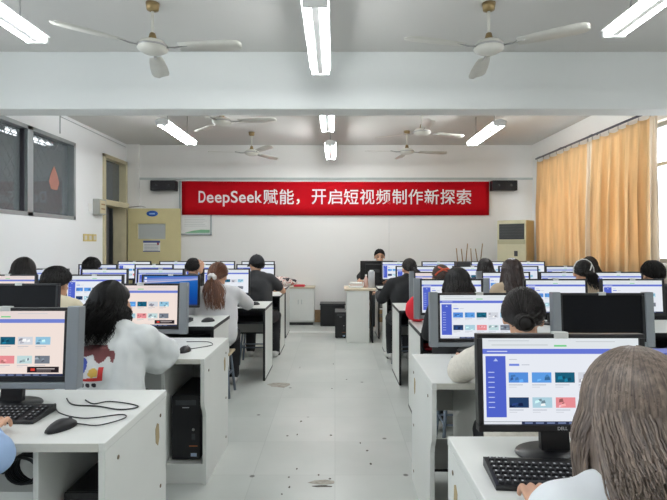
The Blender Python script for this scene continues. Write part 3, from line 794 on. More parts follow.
b = MB(); b.tube(smooth([(-1.06, 2.08, .0), (-1.0, 2.03, 0), (-.95, 2.06, 0), (-.85, 2.03, 0), (-.80, 1.99, 0), (-.86, 1.96, 0), (-.97, 2.0, 0), (-1.08, 2.02, 0), (-1.15, 2.1, 0)]), .0028, CABLE, 6)
o = b.build('loose_cable'); o.location = (0, 0, DH+.004); tag(o, 'thin black cable looped on the nearest left desk, behind the mouse cable', 'cable')
b = MB()
for k in range(5):
    pts = [(-1.19+.06*math.cos(a)*(1+.1*k)+.01*k, 1.86+.012*k, .555+.05*math.sin(a)*(1+.08*k)) for a in [2*math.pi*i/20 for i in range(21)]]
    b.tube(pts, .006, CABLE, 6)
b.tube(smooth([(-1.12, 1.88, .57), (-1.06, 1.95, .6), (-1.04, 2.1, .66), (-1.04, 2.18, .70)]), .006, CABLE, 6)
b.tube([(-1.26, 1.855, .555), (-1.25, 1.915, .555)], .012, CABLE, 6)
o = b.build('cable_coil'); tag(o, 'black bundle of coiled cables hanging under the nearest left desk', 'cable')

# ------------------------------------------------------------------ cabinets and things at the back
def cabinet(x0, x1, y0, y1, h, label, dark=False):
    r = empty('cabinet', ((x0+x1)/2, y0, 0)); w = (x1-x0)/2; dp = y1-y0
    b = MB(); b.box(-w, w, .012, dp, .05, h-.025, WHITE, .003); b.build('carcass', r)
    b = MB(); b.box(-w-.012, w+.012, -.015, dp+.005, h-.025, h, mat('beige_top', (206, 194, 172), .45), .003); b.build('top', r)
    for s in (-1, 1):
        xa, xb = sorted((s*.004, s*(w-.004)))
        b = MB(); b.box(xa, xb, 0, .012, .07, h-.03, WHITE, .002); dd = b.build('door', r)
        b = MB(); b.box(s*.03-.004, s*.03+.004, -.012, 0, h*.55, h*.55+.08, ALU, .002); b.build('handle', dd)
    b = MB()
    b.box(-w+.02, w-.02, .02, dp-.02, 0, .05, BLACKLAM); b.build('plinth', r)
    return r
c = cabinet(-.85, -.36, 8.46, 8.77, .66, ''); tag(c, 'low white cabinet against the back wall with a red pouch on top', 'cabinet')
r = empty('teacher_cabinet', (.335, 6.95, 0))
b = MB(); b.box(-.17, .15, 0, .5, 0, .745, WHITE, .003); b.build('carcass', r)
b = MB(); b.box(-.20, .25, -.02, .52, .745, .77, mat('beige_top', (206, 194, 172), .45), .003); b.build('top', r)
b = MB(); b.box(-.165, .145, -.006, 0, .02, .74, WHITE, .002); b.build('front_panel', r)
b = MB(); b.box(.19, .21, 0, .5, 0, .745, BLACKLAM); b.build('leg_panel', r)
tag(r, "white teacher's cabinet with beige top standing beside the aisle at the back", 'cabinet')
b = MB()
b.box(-.1, .1, -.08, .08, .0, .03, PAPER, .008); b.box(-.09, .1, -.07, .08, .03, .055, mat('pinkish_folder', (226, 208, 200), .6), .008, Matrix.Rotation(R(8), 4, 'Z')); b.box(-.085, .095, -.07, .07, .055, .075, PAPER, .008, Matrix.Rotation(R(-5), 4, 'Z'))
o = b.build('document_stack'); o.location = (.30, 7.15, .7715); tag(o, "stack of white folders on the teacher's cabinet", 'documents')
r = empty('paper_canister', (.53, 7.12, .771))
b = MB(); b.lathe([(.001, 0), (.048, 0), (.048, .22), (.044, .235), (.001, .238)], mat('grey_white_wrap', (196, 200, 206), .4)); b.build('canister', r)
b = MB(); b.lathe([(.001, .238), (.03, .238), (.03, .255), (.001, .256)], PAPER); b.build('lid', r)
tag(r, "upright grey canister on the teacher's cabinet, right of the folders", 'canister')
r = empty('pink_bottle', (.455, 7.2, .771))
b = MB(); b.lathe([(.001, 0), (.028, 0), (.03, .01), (.03, .12), (.014, .15), (.014, .165), (.001, .166)], mat('pinkish_plastic', (214, 178, 168), .4)); b.build('body', r)
b = MB(); b.lathe([(.001, .166), (.016, .166), (.016, .185), (.001, .186)], PAPER); b.build('cap', r)
tag(r, "small pinkish bottle between folders and canister on the teacher's cabinet", 'bottle')
r = empty('black_crate', (-.04, 8.5, 0))
b = MB(); b.box(-.21, .21, -.16, .16, 0.0, .36, BLACK, .01); b.build('body', r)
b = MB(); b.box(-.22, .22, -.17, .17, .36, .385, BLACK, .006); b.build('rim', r)
tag(r, 'black box on the floor against the back wall in the middle of the aisle', 'box')
b = MB(); v = Matrix.Identity(4)
b.box(-.1, .1, -.04, .04, 0, .04, mat('red_fabric', (205, 52, 62), .7), .015)
b.box(.08, .12, -.006, .006, .012, .028, CHROME, .002)
o = b.build('pencil_pouch'); o.location = (-.62, 8.5, .661); tag(o, 'red pouch lying on the low white cabinet at the back', 'pouch')
# patterned bag on the end of the back left desk
def blob(name, parts, m, vox, disp=0, seed=0, parent=None, smooth_it=4):
    b = MB()
    for p in parts:
        if p[0] == 'e': b.ell(p[1], p[2], m)
        else: b.capsule(p[1], p[2], p[3], p[4], m)
    o = b.build(name, parent, fix=False)
    md = o.modifiers.new('r', 'REMESH'); md.mode = 'VOXEL'; md.voxel_size = vox
    sm = o.modifiers.new('s', 'SMOOTH'); sm.iterations = smooth_it; sm.factor = .5
    bpy.context.view_layer.update()
    me = bpy.data.meshes.new_from_object(o.evaluated_get(bpy.context.evaluated_depsgraph_get()))
    o.modifiers.clear(); old = o.data; o.data = me; bpy.data.meshes.remove(old); me.name = name
    if disp:
        nn = [v.normal.copy() for v in me.vertices]
        for v, n in zip(me.vertices, nn):
            p = v.co
            v.co = p+n*disp*(noise.noise(Vector((p.x*9+seed, p.y*9, p.z*6)))+.5*noise.noise(Vector((p.x*22, p.y*22+seed, p.z*14))))
    me.polygons.foreach_set('use_smooth', [True]*len(me.polygons))
    if not me.materials: me.materials.append(m)
    return o
def pattern_mat(name, cols, scale):
    m = bpy.data.materials.new(name); m.use_nodes = True; nt = m.node_tree; b = nt.nodes['Principled BSDF']; b.inputs['Roughness'].default_value = .8
    tc = nt.nodes.new('ShaderNodeTexCoord'); v = nt.nodes.new('ShaderNodeTexNoise'); v.inputs['Scale'].default_value = scale; v.inputs['Detail'].default_value = 1
    rp = nt.nodes.new('ShaderNodeValToRGB'); rp.color_ramp.interpolation = 'CONSTANT'
    while len(rp.color_ramp.elements) < len(cols): rp.color_ramp.elements.new(.5)
    for e, (p, c) in zip(rp.color_ramp.elements, cols): e.position = p; e.color = srgb(c)+(1,)
    nt.links.new(tc.outputs['Object'], v.inputs['Vector']); nt.links.new(v.outputs['Fac'], rp.inputs['Fac']); nt.links.new(rp.outputs['Color'], b.inputs['Base Color'])
    return m
bg = blob('floral_bag', [('e', (0, 0, .075), (.16, .1, .078)), ('e', (.12, .02, .06), (.1, .09, .06)), ('e', (-.1, 0, .08), (.09, .08, .078))], pattern_mat('floral_cloth', ((0, (40, 36, 40)), (.44, (222, 205, 198)), (.56, (196, 120, 110)), (.61, (232, 222, 214))), 14), .012, .012)
bg.location = (-.80, 7.55, DH+.003); tag(bg, 'pale floral patterned bag on the far left desk end near the aisle', 'bag')
rb = blob('red_plush', [('e', (0, 0, .1), (.075, .06, .1)), ('e', (.03, .01, .03), (.07, .06, .03)), ('e', (.01, 0, .17), (.045, .045, .05))], mat('red_plush_fabric', (222, 44, 58), .85), .01, .006)
rb.location = (.67, 4.17, DH+.002); tag(rb, 'bright red soft bag on the desk end behind a grey monitor plate', 'bag')
b = MB(); b.box(-.13, .13, -.09, .09, 0, .02, mat('red_cover', (196, 34, 48), .5), .003); b.box(-.127, .132, -.087, .087, .004, .016, PAPER)
o = b.build('red_book'); o.location = (.82, 3.83, .601); tag(o, 'red book on the black shelf under the third right desk', 'book')
r = empty('patterned_box', (1.74, 2.62, DH+.001))
b = MB(); b.box(-.09, .09, -.06, .06, 0, .085, PAPER, .006)
b.build('body', r)
b = MB()
for i in range(7):
    for j in range(3): b.prism([(-.08+i*.024, .01+j*.024), (-.068+i*.024, .022+j*.024), (-.068+i*.024, .027+j*.024), (-.08+i*.024, .015+j*.024)], 'y', -.0612, -.0602, mat('box_blue', (80, 96, 190), .5))
b.build('printed_pattern', r)
b = MB(); b.box(-.092, .092, -.062, .062, .085, .093, mat('box_blue', (80, 96, 190), .5), .003); b.build('lid', r)
tag(r, 'small white box with blue pattern on the second right desk at photo edge', 'box')
r = empty('stick_rack', (2.32, 8.45, 0))
b = MB(); b.box(-.2, .2, -.14, .14, 0, 1.02, BLACK, .01); b.build('stand', r)
b = MB(); b.box(-.26, .26, -.15, .15, 1.02, 1.1, DGREY, .01); b.build('tray', r)
rnd = random.Random(4)
for k in range(6):
    x = -.22+.085*k; h = rnd.uniform(1.3, 1.42)
    b = MB(); b.tube([(x, rnd.uniform(-.08, .08), 1.09), (x+rnd.uniform(-.03, .03), 0, h)], .009, WOODB, 8); b.build('stick', r)
tag(r, 'black rack holding upright wooden sticks at the back, left of air conditioner', 'rack')

# ------------------------------------------------------------------ people
HAND = {}
def hand_mesh(side):
    if side in HAND: return HAND[side]
    P = [('e', (0, .045, 0), (.04, .05, .014)), ('c', (0, -.03, 0), (0, .02, 0), .024, .028)]
    for k, (x, l) in enumerate(((-.03, .06), (-.0095, .072), (.011, .066), (.031, .05))):
        x *= side; a = Vector((x, .085, 0)); m = a+Vector((x*.12, l*.5, .004)); e = m+Vector((x*.08, l*.42, -.018)); t = e+Vector((0, l*.2, -.016))
        P += [('c', a-Vector((0, .03, 0)), m, .0092, .0085), ('c', m, e, .0085, .0078), ('c', e, t, .0078, .0066)]
    a = Vector((-side*.03, .02, -.004)); m = a+Vector((-side*.028, .03, -.006)); e = m+Vector((-side*.008, .03, -.008))
    P += [('c', a, m, .012, .0105), ('c', m, e, .0105, .008)]
    o = blob('hand_source', P, SKIN, .0042, smooth_it=2); me = o.data
    HAND[side] = ([v.co.copy() for v in me.vertices], [list(p.vertices) for p in me.polygons])
    bpy.data.objects.remove(o); return HAND[side]
def elbow(S, W, l1, l2, pole):
    d = W-S; L = min(d.length, (l1+l2)*.995); u = d.normalized(); a = (l1*l1-l2*l2+L*L)/(2*L); h = math.sqrt(max(l1*l1-a*a, 0))
    p = (pole-u*pole.dot(u)).normalized()
    return S+u*a+p*h
SKC, SKR = Vector((0, -.01, .02)), Vector((.078, .097, .097))
def hair_lim(ph):         # polar limit of the hairline, ph measured from the face
    return R(62)+(R(128)-R(62))*((1-math.cos(ph))/2)**.8
def on_skull(ph, th, s):
    return Vector((SKC.x+SKR.x*s*math.sin(th)*math.sin(ph), SKC.y+SKR.y*s*math.sin(th)*math.cos(ph), SKC.z+SKR.z*s*math.cos(th)))
def SS(t):
    t = max(0, min(1, t)); return t*t*(3-2*t)
def make_hair(parent, HM, style, m, n, rad, zend, backy, seed, wave=.008, vol=1.0, zs=.95, tie=None, name='hair', face=52, pw=.05, alts=()):
    rnd = random.Random(seed); b = MB(); nph, nth = 40, 12; v = []; f = []
    sc = 1.07*vol
    for j in range(nth+1):
        for i in range(nph):
            ph = 2*math.pi*i/nph; th = (min(hair_lim(ph), R(84)) if style == 'long' else hair_lim(ph))*j/nth
            s = sc+.02*noise.noise(Vector((i*.7, j*.5, seed)))*(j > 0)-(.06 if j == nth else .03 if j == nth-1 else 0)
            v.append(HM @ on_skull(ph, th, s))
    for j in range(nth):
        for i in range(nph): f.append((j*nph+i, j*nph+(i+1) % nph, (j+1)*nph+(i+1) % nph, (j+1)*nph+i))
    b.add(v, f, m, True)
    if style == 'long':
        hx = (HM @ Vector((0, 0, 0))).x; cols = 44; dv = []; df = []
        for c in range(cols+1):
            ph = R(face)+(R(360-face)-R(face))*c/cols; lim = min(R(80), hair_lim(ph)); side = abs(ph-math.pi) > R(75); wb = ((1-math.cos(ph))/2)**1.6
            line = [HM @ on_skull(ph, R(40)+(lim-R(40))*k/5, sc+.012) for k in range(6)]; p = line[-1]
            ze = max(zend+.05, zs-.04) if side else zend+.05
            for k in range(1, 9):
                t = k/8; z = p.z+(min(ze, p.z-.02)-p.z)*t; ty = min(p.y, backy(z)-.02) if not side else p.y+.01*t
                line.append(Vector((hx+(p.x-hx)*(1+.16*vol*SS(t*1.6)-.25*max(0, t-.6)), p.y+(ty-p.y)*SS(t*1.4)*(wb if not side else 1), z)))
            dv += line
        for c in range(cols):
            for k in range(13): q = c*14+k; df.append((q, q+1, q+15, q+14))
        b.add(dv, df, m, True)
    T = tie or (math.pi, R(88))
    B = on_skull(T[0], T[1], sc*1.08)
    m0 = m
    for i in range(n):
        m = rnd.choice((m0, m0)+tuple(alts)) if alts else m0
        if style == 'short':
            ph = rnd.uniform(0, 2*math.pi); t0 = rnd.uniform(.0, .75); rr_ = rnd.random(); lim = hair_lim(ph)
            pts = [HM @ on_skull(ph+.25*rnd.uniform(-1, 1)*k/6, lim*(t0+(min(1.04, t0+.45)-t0)*k/6), sc+.02+.075*rr_*math.sin(.5*k)-.03*(k == 6)) for k in range(7)]
            b.tube(pts, rad, m, 4, r1=lambda t: rad*(1-.75*t), flat=.6); continue
        if style in ('bun', 'pony'):
            ph = rnd.uniform(0, 2*math.pi); th = hair_lim(ph)*rnd.uniform(.25, 1.0); A = on_skull(ph, th, 1.0)
            s = sc+.03+.02*rnd.random(); da = Vector(((A.x-SKC.x)/SKR.x, (A.y-SKC.y)/SKR.y, (A.z-SKC.z)/SKR.z)).normalized()
            db = Vector(((B.x-SKC.x)/SKR.x, (B.y-SKC.y)/SKR.y, (B.z-SKC.z)/SKR.z)).normalized()
            pts = []
            for k in range(8):
                d = (da*(1-k/7)+db*(k/7))
                if d.length < .15: d = Vector((rnd.choice((-1, 1)), 0, .3))
                d.normalize(); pts.append(HM @ Vector((SKC.x+SKR.x*s*d.x, SKC.y+SKR.y*s*d.y, SKC.z+SKR.z*s*d.z)))
            b.tube(pts, rad, m, 4, r1=lambda t: rad*(.5+.5*math.sin(math.pi*min(1, t+.3))), flat=.6)
            continue
        # long hair: over the skull and down
        ph = rnd.uniform(R(face), R(360-face)); lim = min(R(rnd.uniform(66, 90)), hair_lim(ph))
        s = sc+.045*rnd.random()+.025; q = rnd.uniform(-.12, .12)
        pts = [HM @ on_skull(ph+q*(k/8), R(5)+(lim-R(5))*k/8, s) for k in range(9)]; wb = ((1-math.cos(ph))/2)**1.6
        p = pts[-1]; side = abs(ph-math.pi) > R(75)
        ze = zend+rnd.uniform(-.03, .06)
        if side: ze = max(ze, zs-.10+rnd.uniform(0, .05))
        steps = 11; w0 = rnd.uniform(0, 6.28); x0 = p.x; y0 = p.y; z0 = p.z; hx = (HM @ Vector((0, 0, 0))).x
        if z0-ze > .03:
            for k in range(1, steps+1):
                t = k/steps; z = z0+(ze-z0)*t
                ty = min(y0, backy(z)-.012-.03*rnd.random()) if not side else y0+.01*t
                y = y0+(ty-y0)*SS(t*1.4)*(wb if not side else 1)
                x = hx+(x0-hx)*(1+.16*vol*SS(t*1.6)-.25*max(0, t-.6))
                pts.append(Vector((x+wave*math.sin(14*t+w0)*min(1, t*2), y+wave*math.cos(12*t+w0)*min(1, t*2), z)))
        b.tube(pts, rad, m, 4, r1=lambda t: rad*(1 if t < .7 else 1-(t-.7)*2.6), flat=.6)
    m = m0
    if style == 'bun':
        Bw = HM @ Vector((B.x, B.y-.028, B.z)); b.ell(Bw, (.036, .03, .034), m)
        for i in range(26):
            ax = Matrix.Rotation(rnd.uniform(0, 3.14), 3, 'Y'); rr = rnd.uniform(.026, .037); zz = rnd.uniform(-.02, .02)
            b.tube([Bw+ax @ Vector((rr*math.cos(a), zz, rr*math.sin(a))) for a in [2*math.pi*k/14 for k in range(15)]], rad*.9, m, 4)
    if style == 'pony':
        Bw = HM @ Vector((B.x, B.y-.01, B.z)); L = Bw.z-zend
        for i in range(max(60, n//2)):
            m = rnd.choice((m0, m0)+tuple(alts)) if alts else m0
            a = rnd.uniform(0, 6.28); rr = pw*math.sqrt(rnd.random()); w0 = rnd.uniform(0, 6.28); le = L*rnd.uniform(.75, 1.0); pts = []
            for k in range(10):
                t = k/9; z = Bw.z-le*t+.02*math.sin(t*3); g = .25+1.05*math.sin(min(1, t*1.3)*math.pi/1.6)
                yy = min(Bw.y-.03*math.sin(t*3), backy(z)-.02) if t > .3 else Bw.y-.03*math.sin(t*3)
                pts.append((Bw.x+.06*t+rr*math.cos(a)*g+wave*math.sin(9*t+w0)*t, yy+rr*math.sin(a)*g*.6, z))
            b.tube(pts, rad, m, 4, r1=lambda t: rad*(1-.6*t), flat=.7)
    return b.build(name, parent, fix=False), HM @ B
HBLACK = mat('black_hair', (20, 18, 18), .5, var=.35, spec=.3, scale=30, stretch=(3, 3, .25))
HSOFT = mat('soft_black_hair', (30, 26, 25), .48, var=.35, spec=.35, scale=30, stretch=(3, 3, .25))
HBROWN = mat('chestnut_hair', (104, 66, 48), .42, var=.3, scale=26, stretch=(3, 3, .5))
HASH = mat('ash_brown_hair', (112, 98, 88), .42, var=.4, scale=34, stretch=(3, 3, .2))
HASHD = mat('ash_brown_hair_dark', (94, 82, 74), .45, var=.3, scale=34, stretch=(3, 3, .2)); HASHM = mat('ash_brown_hair_light', (124, 109, 97), .42, var=.3, scale=34, stretch=(3, 3, .2))
CHESTL = mat('chestnut_hair_light', (134, 92, 66), .42, var=.3, scale=26, stretch=(3, 3, .25)); CHESTD = mat('chestnut_hair_dark', (82, 52, 40), .45, var=.3, scale=26, stretch=(3, 3, .25))
HASHL = mat('light_hair_streak', (176, 146, 108), .45, var=.2, scale=30)
TROU = mat('black_trouser_cloth', (30, 31, 35), .8)
JEAN = mat('dark_denim', (52, 66, 90), .8)
SHOE = mat('pale_shoe', (200, 200, 198), .6)
PEOPLE = {}
def person(x, y, T, label, shirt, hairm, style, yaw=0, lean=.1, head=(0, 8, 0), zend=None, hl=(.15, .42, .80), hr=None, el=None, er=None,
           short=False, bulk=1.0, trou=TROU, n=160, rad=.0045, vol=1.0, wave=.008, seed=1, vox=.009, sdisp=.006, seat=.43, garment='sweatshirt', stool=None, tie=None, hx=0, alts=(), handdir=None, feet_y=.36, face=52, pw=.05, sleeve=0, spread=(0, 0)):
    """seated figure; yaw 0 faces away from the camera; hand targets are in the figure's own frame (left hand x < 0)"""
    r = empty('person', (x, y, 0), R(yaw))
    zs = T-.275; hip = seat+.09
    V = Vector
    neck = V((hx*.6, lean+.005, T-.20)); hc = V((hx, lean+.045, T-.115))
    HM = Matrix.Translation(hc) @ Matrix.Rotation(R(head[0]), 4, 'Z') @ Matrix.Rotation(R(-head[1]), 4, 'X') @ Matrix.Rotation(R(head[2]), 4, 'Y')
    shl = V((-.155*bulk, lean-.01, zs)); shr = V((.155*bulk, lean-.01, zs))
    hr = hr or (-hl[0] if False else (abs(hl[0]), hl[1], hl[2])); hlv = V((-abs(hl[0]), hl[1], hl[2])) if el is None or hl[0] > 0 else V(hl); hrv = V(hr)
    ell_ = V(el) if el else elbow(shl, hlv, .275, .25, V((-.45, -.2, -.85)))
    elr_ = V(er) if er else elbow(shr, hrv, .275, .25, V((.45, -.2, -.85)))
    mid = lambda t: lean*t
    SPR = lambda s: spread[0] if s < 0 else spread[1]
    torso = [('e', V((0, 0, hip+.02)), V((.165, .125, .12))), ('e', V((0, mid(.4), hip+(zs-hip)*.45)), V((.14, .105, .16))), ('e', V((0, mid(.82), zs-.09)), V((.158, .108, .13))),
             ('c', shl, shr, .052, .052), ('c', V((-.09, lean-.005, zs+.02)), V((.09, lean-.005, zs+.02)), .05, .05)]
    arms = [(shl, ell_, hlv), (shr, elr_, hrv)]
    body = list(torso)+[('c', V((0, lean-.005, zs)), hc+V((0, -.03, -.03)), .05, .047)]
    for S, E_, W_ in arms: body += [('c', S, E_, .046, .037), ('c', E_, W_, .037, .024)]
    for s in (-1, 1):
        body += [('c', V((s*.085, .01, hip)), V((s*.1+SPR(s), .36, hip-.02)), .078, .058), ('c', V((s*.1+SPR(s), .36, hip-.02)), V((s*.1+SPR(s), feet_y, .09)), .052, .036), ('c', V((s*.1+SPR(s), feet_y, .06)), V((s*.105+SPR(s), feet_y+.14, .04)), .036, .03)]
    hb = MB()
    for c, rr in (((0, -.01, .02), (.076, .095, .095)), ((0, .02, -.05), (.06, .068, .062)), ((0, .035, -.085), (.035, .04, .028)), ((0, .1, -.02), (.011, .018, .014)), ((0, .092, .0), (.008, .014, .026)), ((.079, -.005, -.012), (.011, .022, .032)), ((-.079, -.005, -.012), (.011, .022, .032)), ((0, .082, -.06), (.024, .01, .012))):
        hb.ell(c, rr, SKIN, 2, HM)
    b = MB()
    for p in body:
        if p[0] == 'e': b.ell(p[1], p[2], SKIN)
        else: b.capsule(p[1], p[2], p[3], p[4], SKIN)
    b.add(hb.v, hb.f, SKIN, True)
    o = b.build('body', r, fix=False); md = o.modifiers.new('r', 'REMESH'); md.mode = 'VOXEL'; md.voxel_size = vox
    sm = o.modifiers.new('s', 'SMOOTH'); sm.iterations = 2; sm.factor = .5
    bpy.context.view_layer.update()
    me = bpy.data.meshes.new_from_object(o.evaluated_get(bpy.context.evaluated_depsgraph_get())); bpy.data.objects.remove(o)
    fin = MB(); fin.add([q.co.copy() for q in me.vertices], [list(p.vertices) for p in me.polygons], SKIN, True); bpy.data.meshes.remove(me)
    for idx, (S, E_, W_) in enumerate(arms):
        side = 1 if idx == 0 else -1
        d = (W_-E_).normalized()
        if handdir and handdir[idx]: d = V(handdir[idx]).normalized()
        elif W_.z < DH+.1: d = V((d.x*.5, abs(d.y)+.3, -.02)).normalized()
        up = V((0, 0, 1))-d*d.z
        up = up.normalized() if up.length > .1 else V((0, 1, 0))
        xx = d.cross(up); M = Matrix((xx, d, up)).transposed().to_4x4(); M.translation = W_
        hv, hf = hand_mesh(-1 if idx == 0 else 1)
        fin.add(hv, hf, SKIN, True, M)
    o = fin.build('body', r, fix=False); me = o.data
    me.materials.append(EYED); me.materials.append(LIPS); inv = HM.inverted()
    for p in me.polygons:
        q = inv @ p.center
        if q.y > .055 and abs(q.z) < .12 and abs(q.x) < .07:
            if ((abs(q.x)-.031)/.014)**2+((q.z+.003)/.007)**2 < 1 or ((abs(q.x)-.031)/.02)**2+((q.z-.02)/.005)**2 < 1: p.material_index = 1
            elif (q.x/.022)**2+((q.z+.062)/.006)**2 < 1: p.material_index = 2
    # clothes
    k = .016*bulk
    sp = [(t[0], t[1], t[2]+V((k*1.6, k*1.3, k))) if t[0] == 'e' else (t[0], t[1], t[2], t[3]+k, t[4]+k) for t in torso]
    for S, E_, W_ in arms:
        if short: sp += [('c', S, S+(E_-S)*.62, .06*bulk, .06*bulk)]
        else:
            Wc = E_+(W_-E_)*.9
            sp += [('c', S, E_, .046+k*1.35, .04+k*1.5), ('c', E_, Wc, .04+k*1.5, .03+k*.8)]
    for sx in (-1, 1): sp += [('c', V((sx*.075*bulk, lean*.85, zs-.07)), V((sx*.085*bulk, 0, hip+.03)), .098+k, .10+k)]
    if sleeve:
        sp += [('e', elr_+V((-.06, -.02, -.035)), V((.11, .085, .07))), ('c', shr, elr_+V((-.07, -.02, -.03)), .075, .085)]
    sp += [('c', V((0, lean-.012, zs+.03)), V((0, lean+.0, zs+.07)), .062, .056)]
    g = blob(garment, sp, shirt, .011 if vox > .006 else .008, sdisp, seed, r, 14)
    tp = [('e', V((0, .01, hip)), V((.178, .138, .115)))]
    for s in (-1, 1):
        tp += [('c', V((s*.088, .01, hip)), V((s*.102+SPR(s), .36, hip-.02)), .092, .074), ('c', V((s*.102+SPR(s), .36, hip-.02)), V((s*.102+SPR(s), feet_y, .1)), .07, .06)]
    blob('trousers', tp, trou, .013, .005, seed, r, 4)
    for s in (-1, 1):
        blob('shoe', [('c', V((s*.102+SPR(s), feet_y-.03, .045)), V((s*.107+SPR(s), feet_y+.15, .038)), .044, .038), ('e', V((s*.103+SPR(s), feet_y-.01, .06)), V((.046, .05, .055)))], SHOE, .012, 0, 0, r, 2)
    for c in kids(r):
        if c.name.startswith('shoe'):
            for vv in c.data.vertices: vv.co.z = max(vv.co.z, .003)
    def backy(z):
        t = max(0, min(1, (z-hip)/(zs-hip))); base = lean*(.15+.75*t)-.135-k*1.3
        if z > zs-.02: base += min(1, (z-zs+.02)/.1)*.06
        return base
    hobj, B = make_hair(r, HM, style, hairm, n, rad, zend if zend is not None else zs-.08, backy, seed, wave, vol, zs, tie, face=face, pw=pw, alts=alts)
    tag(r, label, 'person', 'people at the computers')
    # stool under the figure
    if stool:
        st = make_stool(); st.location = (x, y, 0); st.rotation_euler = (0, 0, R(yaw)); tag(st, stool, 'stool', 'stools in the classroom')
    return dict(root=r, HM=HM, garment=g, B=B, hair=hobj)
STOOL0 = []
def make_stool():
    if STOOL0: return dup(STOOL0[0], (0, 0, 0))
    r = empty('stool')
    b = MB(); b.box(-.17, .17, -.12, .12, .385, .405, mat('pale_wood_seat', (205, 190, 160), .5), .006); b.build('seat', r)
    for sx in (-1, 1):
        for sy in (-1, 1):
            b = MB(); b.tube([(sx*.13, sy*.08, .385), (sx*.165, sy*.13, .0)], .0125, LEGM, 10); b.build('leg', r)
    b = MB()
    for q in (((-.145, -.1), (.145, -.1)), ((-.145, .1), (.145, .1)), ((-.145, -.1), (-.145, .1)), ((.145, -.1), (.145, .1))):
        b.tube([(q[0][0], q[0][1], .2), (q[1][0], q[1][1], .2)], .008, LEGM, 8)
    b.build('stretcher', r)
    STOOL0.append(r); return r

WSWEAT = mat('white_sweatshirt_cloth', (228, 232, 232), .85, var=.03, scale=10, bump=.15)
WHOOD = mat('pale_grey_hoodie_cloth', (214, 214, 216), .85, var=.03, scale=10, bump=.15)
BTEE = mat('charcoal_tee_cloth', (52, 53, 56), .85)
BLK = mat('black_jacket_cloth', (28, 29, 32), .8)
CREAMJ = mat('cream_jacket_cloth', (216, 206, 178), .85)
CKNIT = mat('cream_knit', (222, 216, 204), .9, var=.06, scale=60, bump=.5)
WTEE = mat('white_tee_cloth', (230, 234, 238), .85, var=.02, bump=.1)
BLUES = mat('light_blue_shirt_cloth', (160, 188, 226), .8, var=.05, scale=20)
BEIGE = mat('beige_jacket_cloth', (196, 176, 150), .85)
NAVY = mat('navy_jacket_cloth', (44, 50, 70), .85)

# --- left side
p1 = person(-1.215, 2.50, 1.195, 'person with long wavy black hair in white printed sweatshirt, second left row', WSWEAT, HBLACK, 'long', lean=.13, head=(-38, 6, 0), zend=.905, face=72, sleeve=1,
       hl=(.16, .42, .81), el=(-.25, .22, .80), hr=(.12, .46, .82), er=(.285, .25, .80), bulk=1.25, n=800, rad=.0036, vol=1.06, wave=.014, seed=11, vox=.006, sdisp=.019, stool='grey-legged stool under the person with long wavy black hair')
p2 = person(-1.13, 4.60, 1.215, 'person with long brown ponytail and white scrunchie in pale hoodie', WHOOD, HBROWN, 'pony', lean=.10, head=(-12, 6, 0), zend=.80, hr=(.20, .56, .81), er=(.24, .40, .80),
       bulk=1.12, n=300, rad=.0042, seed=21, sdisp=.009, garment='hoodie', tie=(math.pi, R(108)), pw=.08, vol=1.08, alts=(CHESTL, CHESTD), stool='grey-legged stool under the person with brown ponytail')
p3 = person(-.95, 5.82, 1.265, 'person in black cap and charcoal t-shirt, forearm resting on desk end', BTEE, HBLACK, 'short', lean=.06, head=(38, 4, 0), hr=(.28, .46, .815), er=(.31, .22, .83), short=True, bulk=1.12, n=120, seed=31, garment='t_shirt',
       handdir=(None, (-.5, .6, .0)), spread=(0, .10), feet_y=.3, stool='stool under the person in the black cap')
p4 = person(-1.72, 5.80, 1.225, 'person with short black hair raising a hand to the head, left side', BLK, HBLACK, 'short', lean=.1, head=(0, 10, 0), hr=(.105, .13, 1.06), er=(.27, .22, .90), n=200, seed=41, garment='jacket', handdir=(None, (-.1, .1, .9)),
       stool='stool under the person raising a hand to the head')
p5 = person(-2.95, 5.80, 1.225, 'person with black hair and white earphone near the left wall, fifth left row', BLK, HBLACK, 'short', lean=.1, head=(-10, 12, 0), n=180, seed=51, garment='jacket', vol=1.12, stool='stool under the person by the left wall with an earphone')
p6 = person(-3.05, 4.66, 1.255, 'person with long dark hair at the far left, fourth left row', NAVY, HSOFT, 'long', lean=.1, head=(0, 8, 0), n=200, seed=61, zend=.9, vol=1.12, garment='jacket', stool='stool under the long-haired person at the far left wall')
p7 = person(-2.08, 3.52, 1.225, 'person with short black hair in cream jacket, third left row from the camera', CREAMJ, HBLACK, 'short', lean=.1, head=(-14, 10, 0), n=220, seed=71, garment='jacket', vol=1.1, stool='stool under the person in the cream jacket')
p8 = person(-1.405, 1.20, 1.21, 'person in light blue shirt at the left photo edge, only sleeve showing', BLUES, HBLACK, 'long', lean=.1, n=120, seed=81, zend=.9, hr=(.25, .41, .80), er=(.37, .27, .785), bulk=1.15, garment='shirt', vox=.007, sdisp=.01, stool='stool under the person in the light blue shirt')
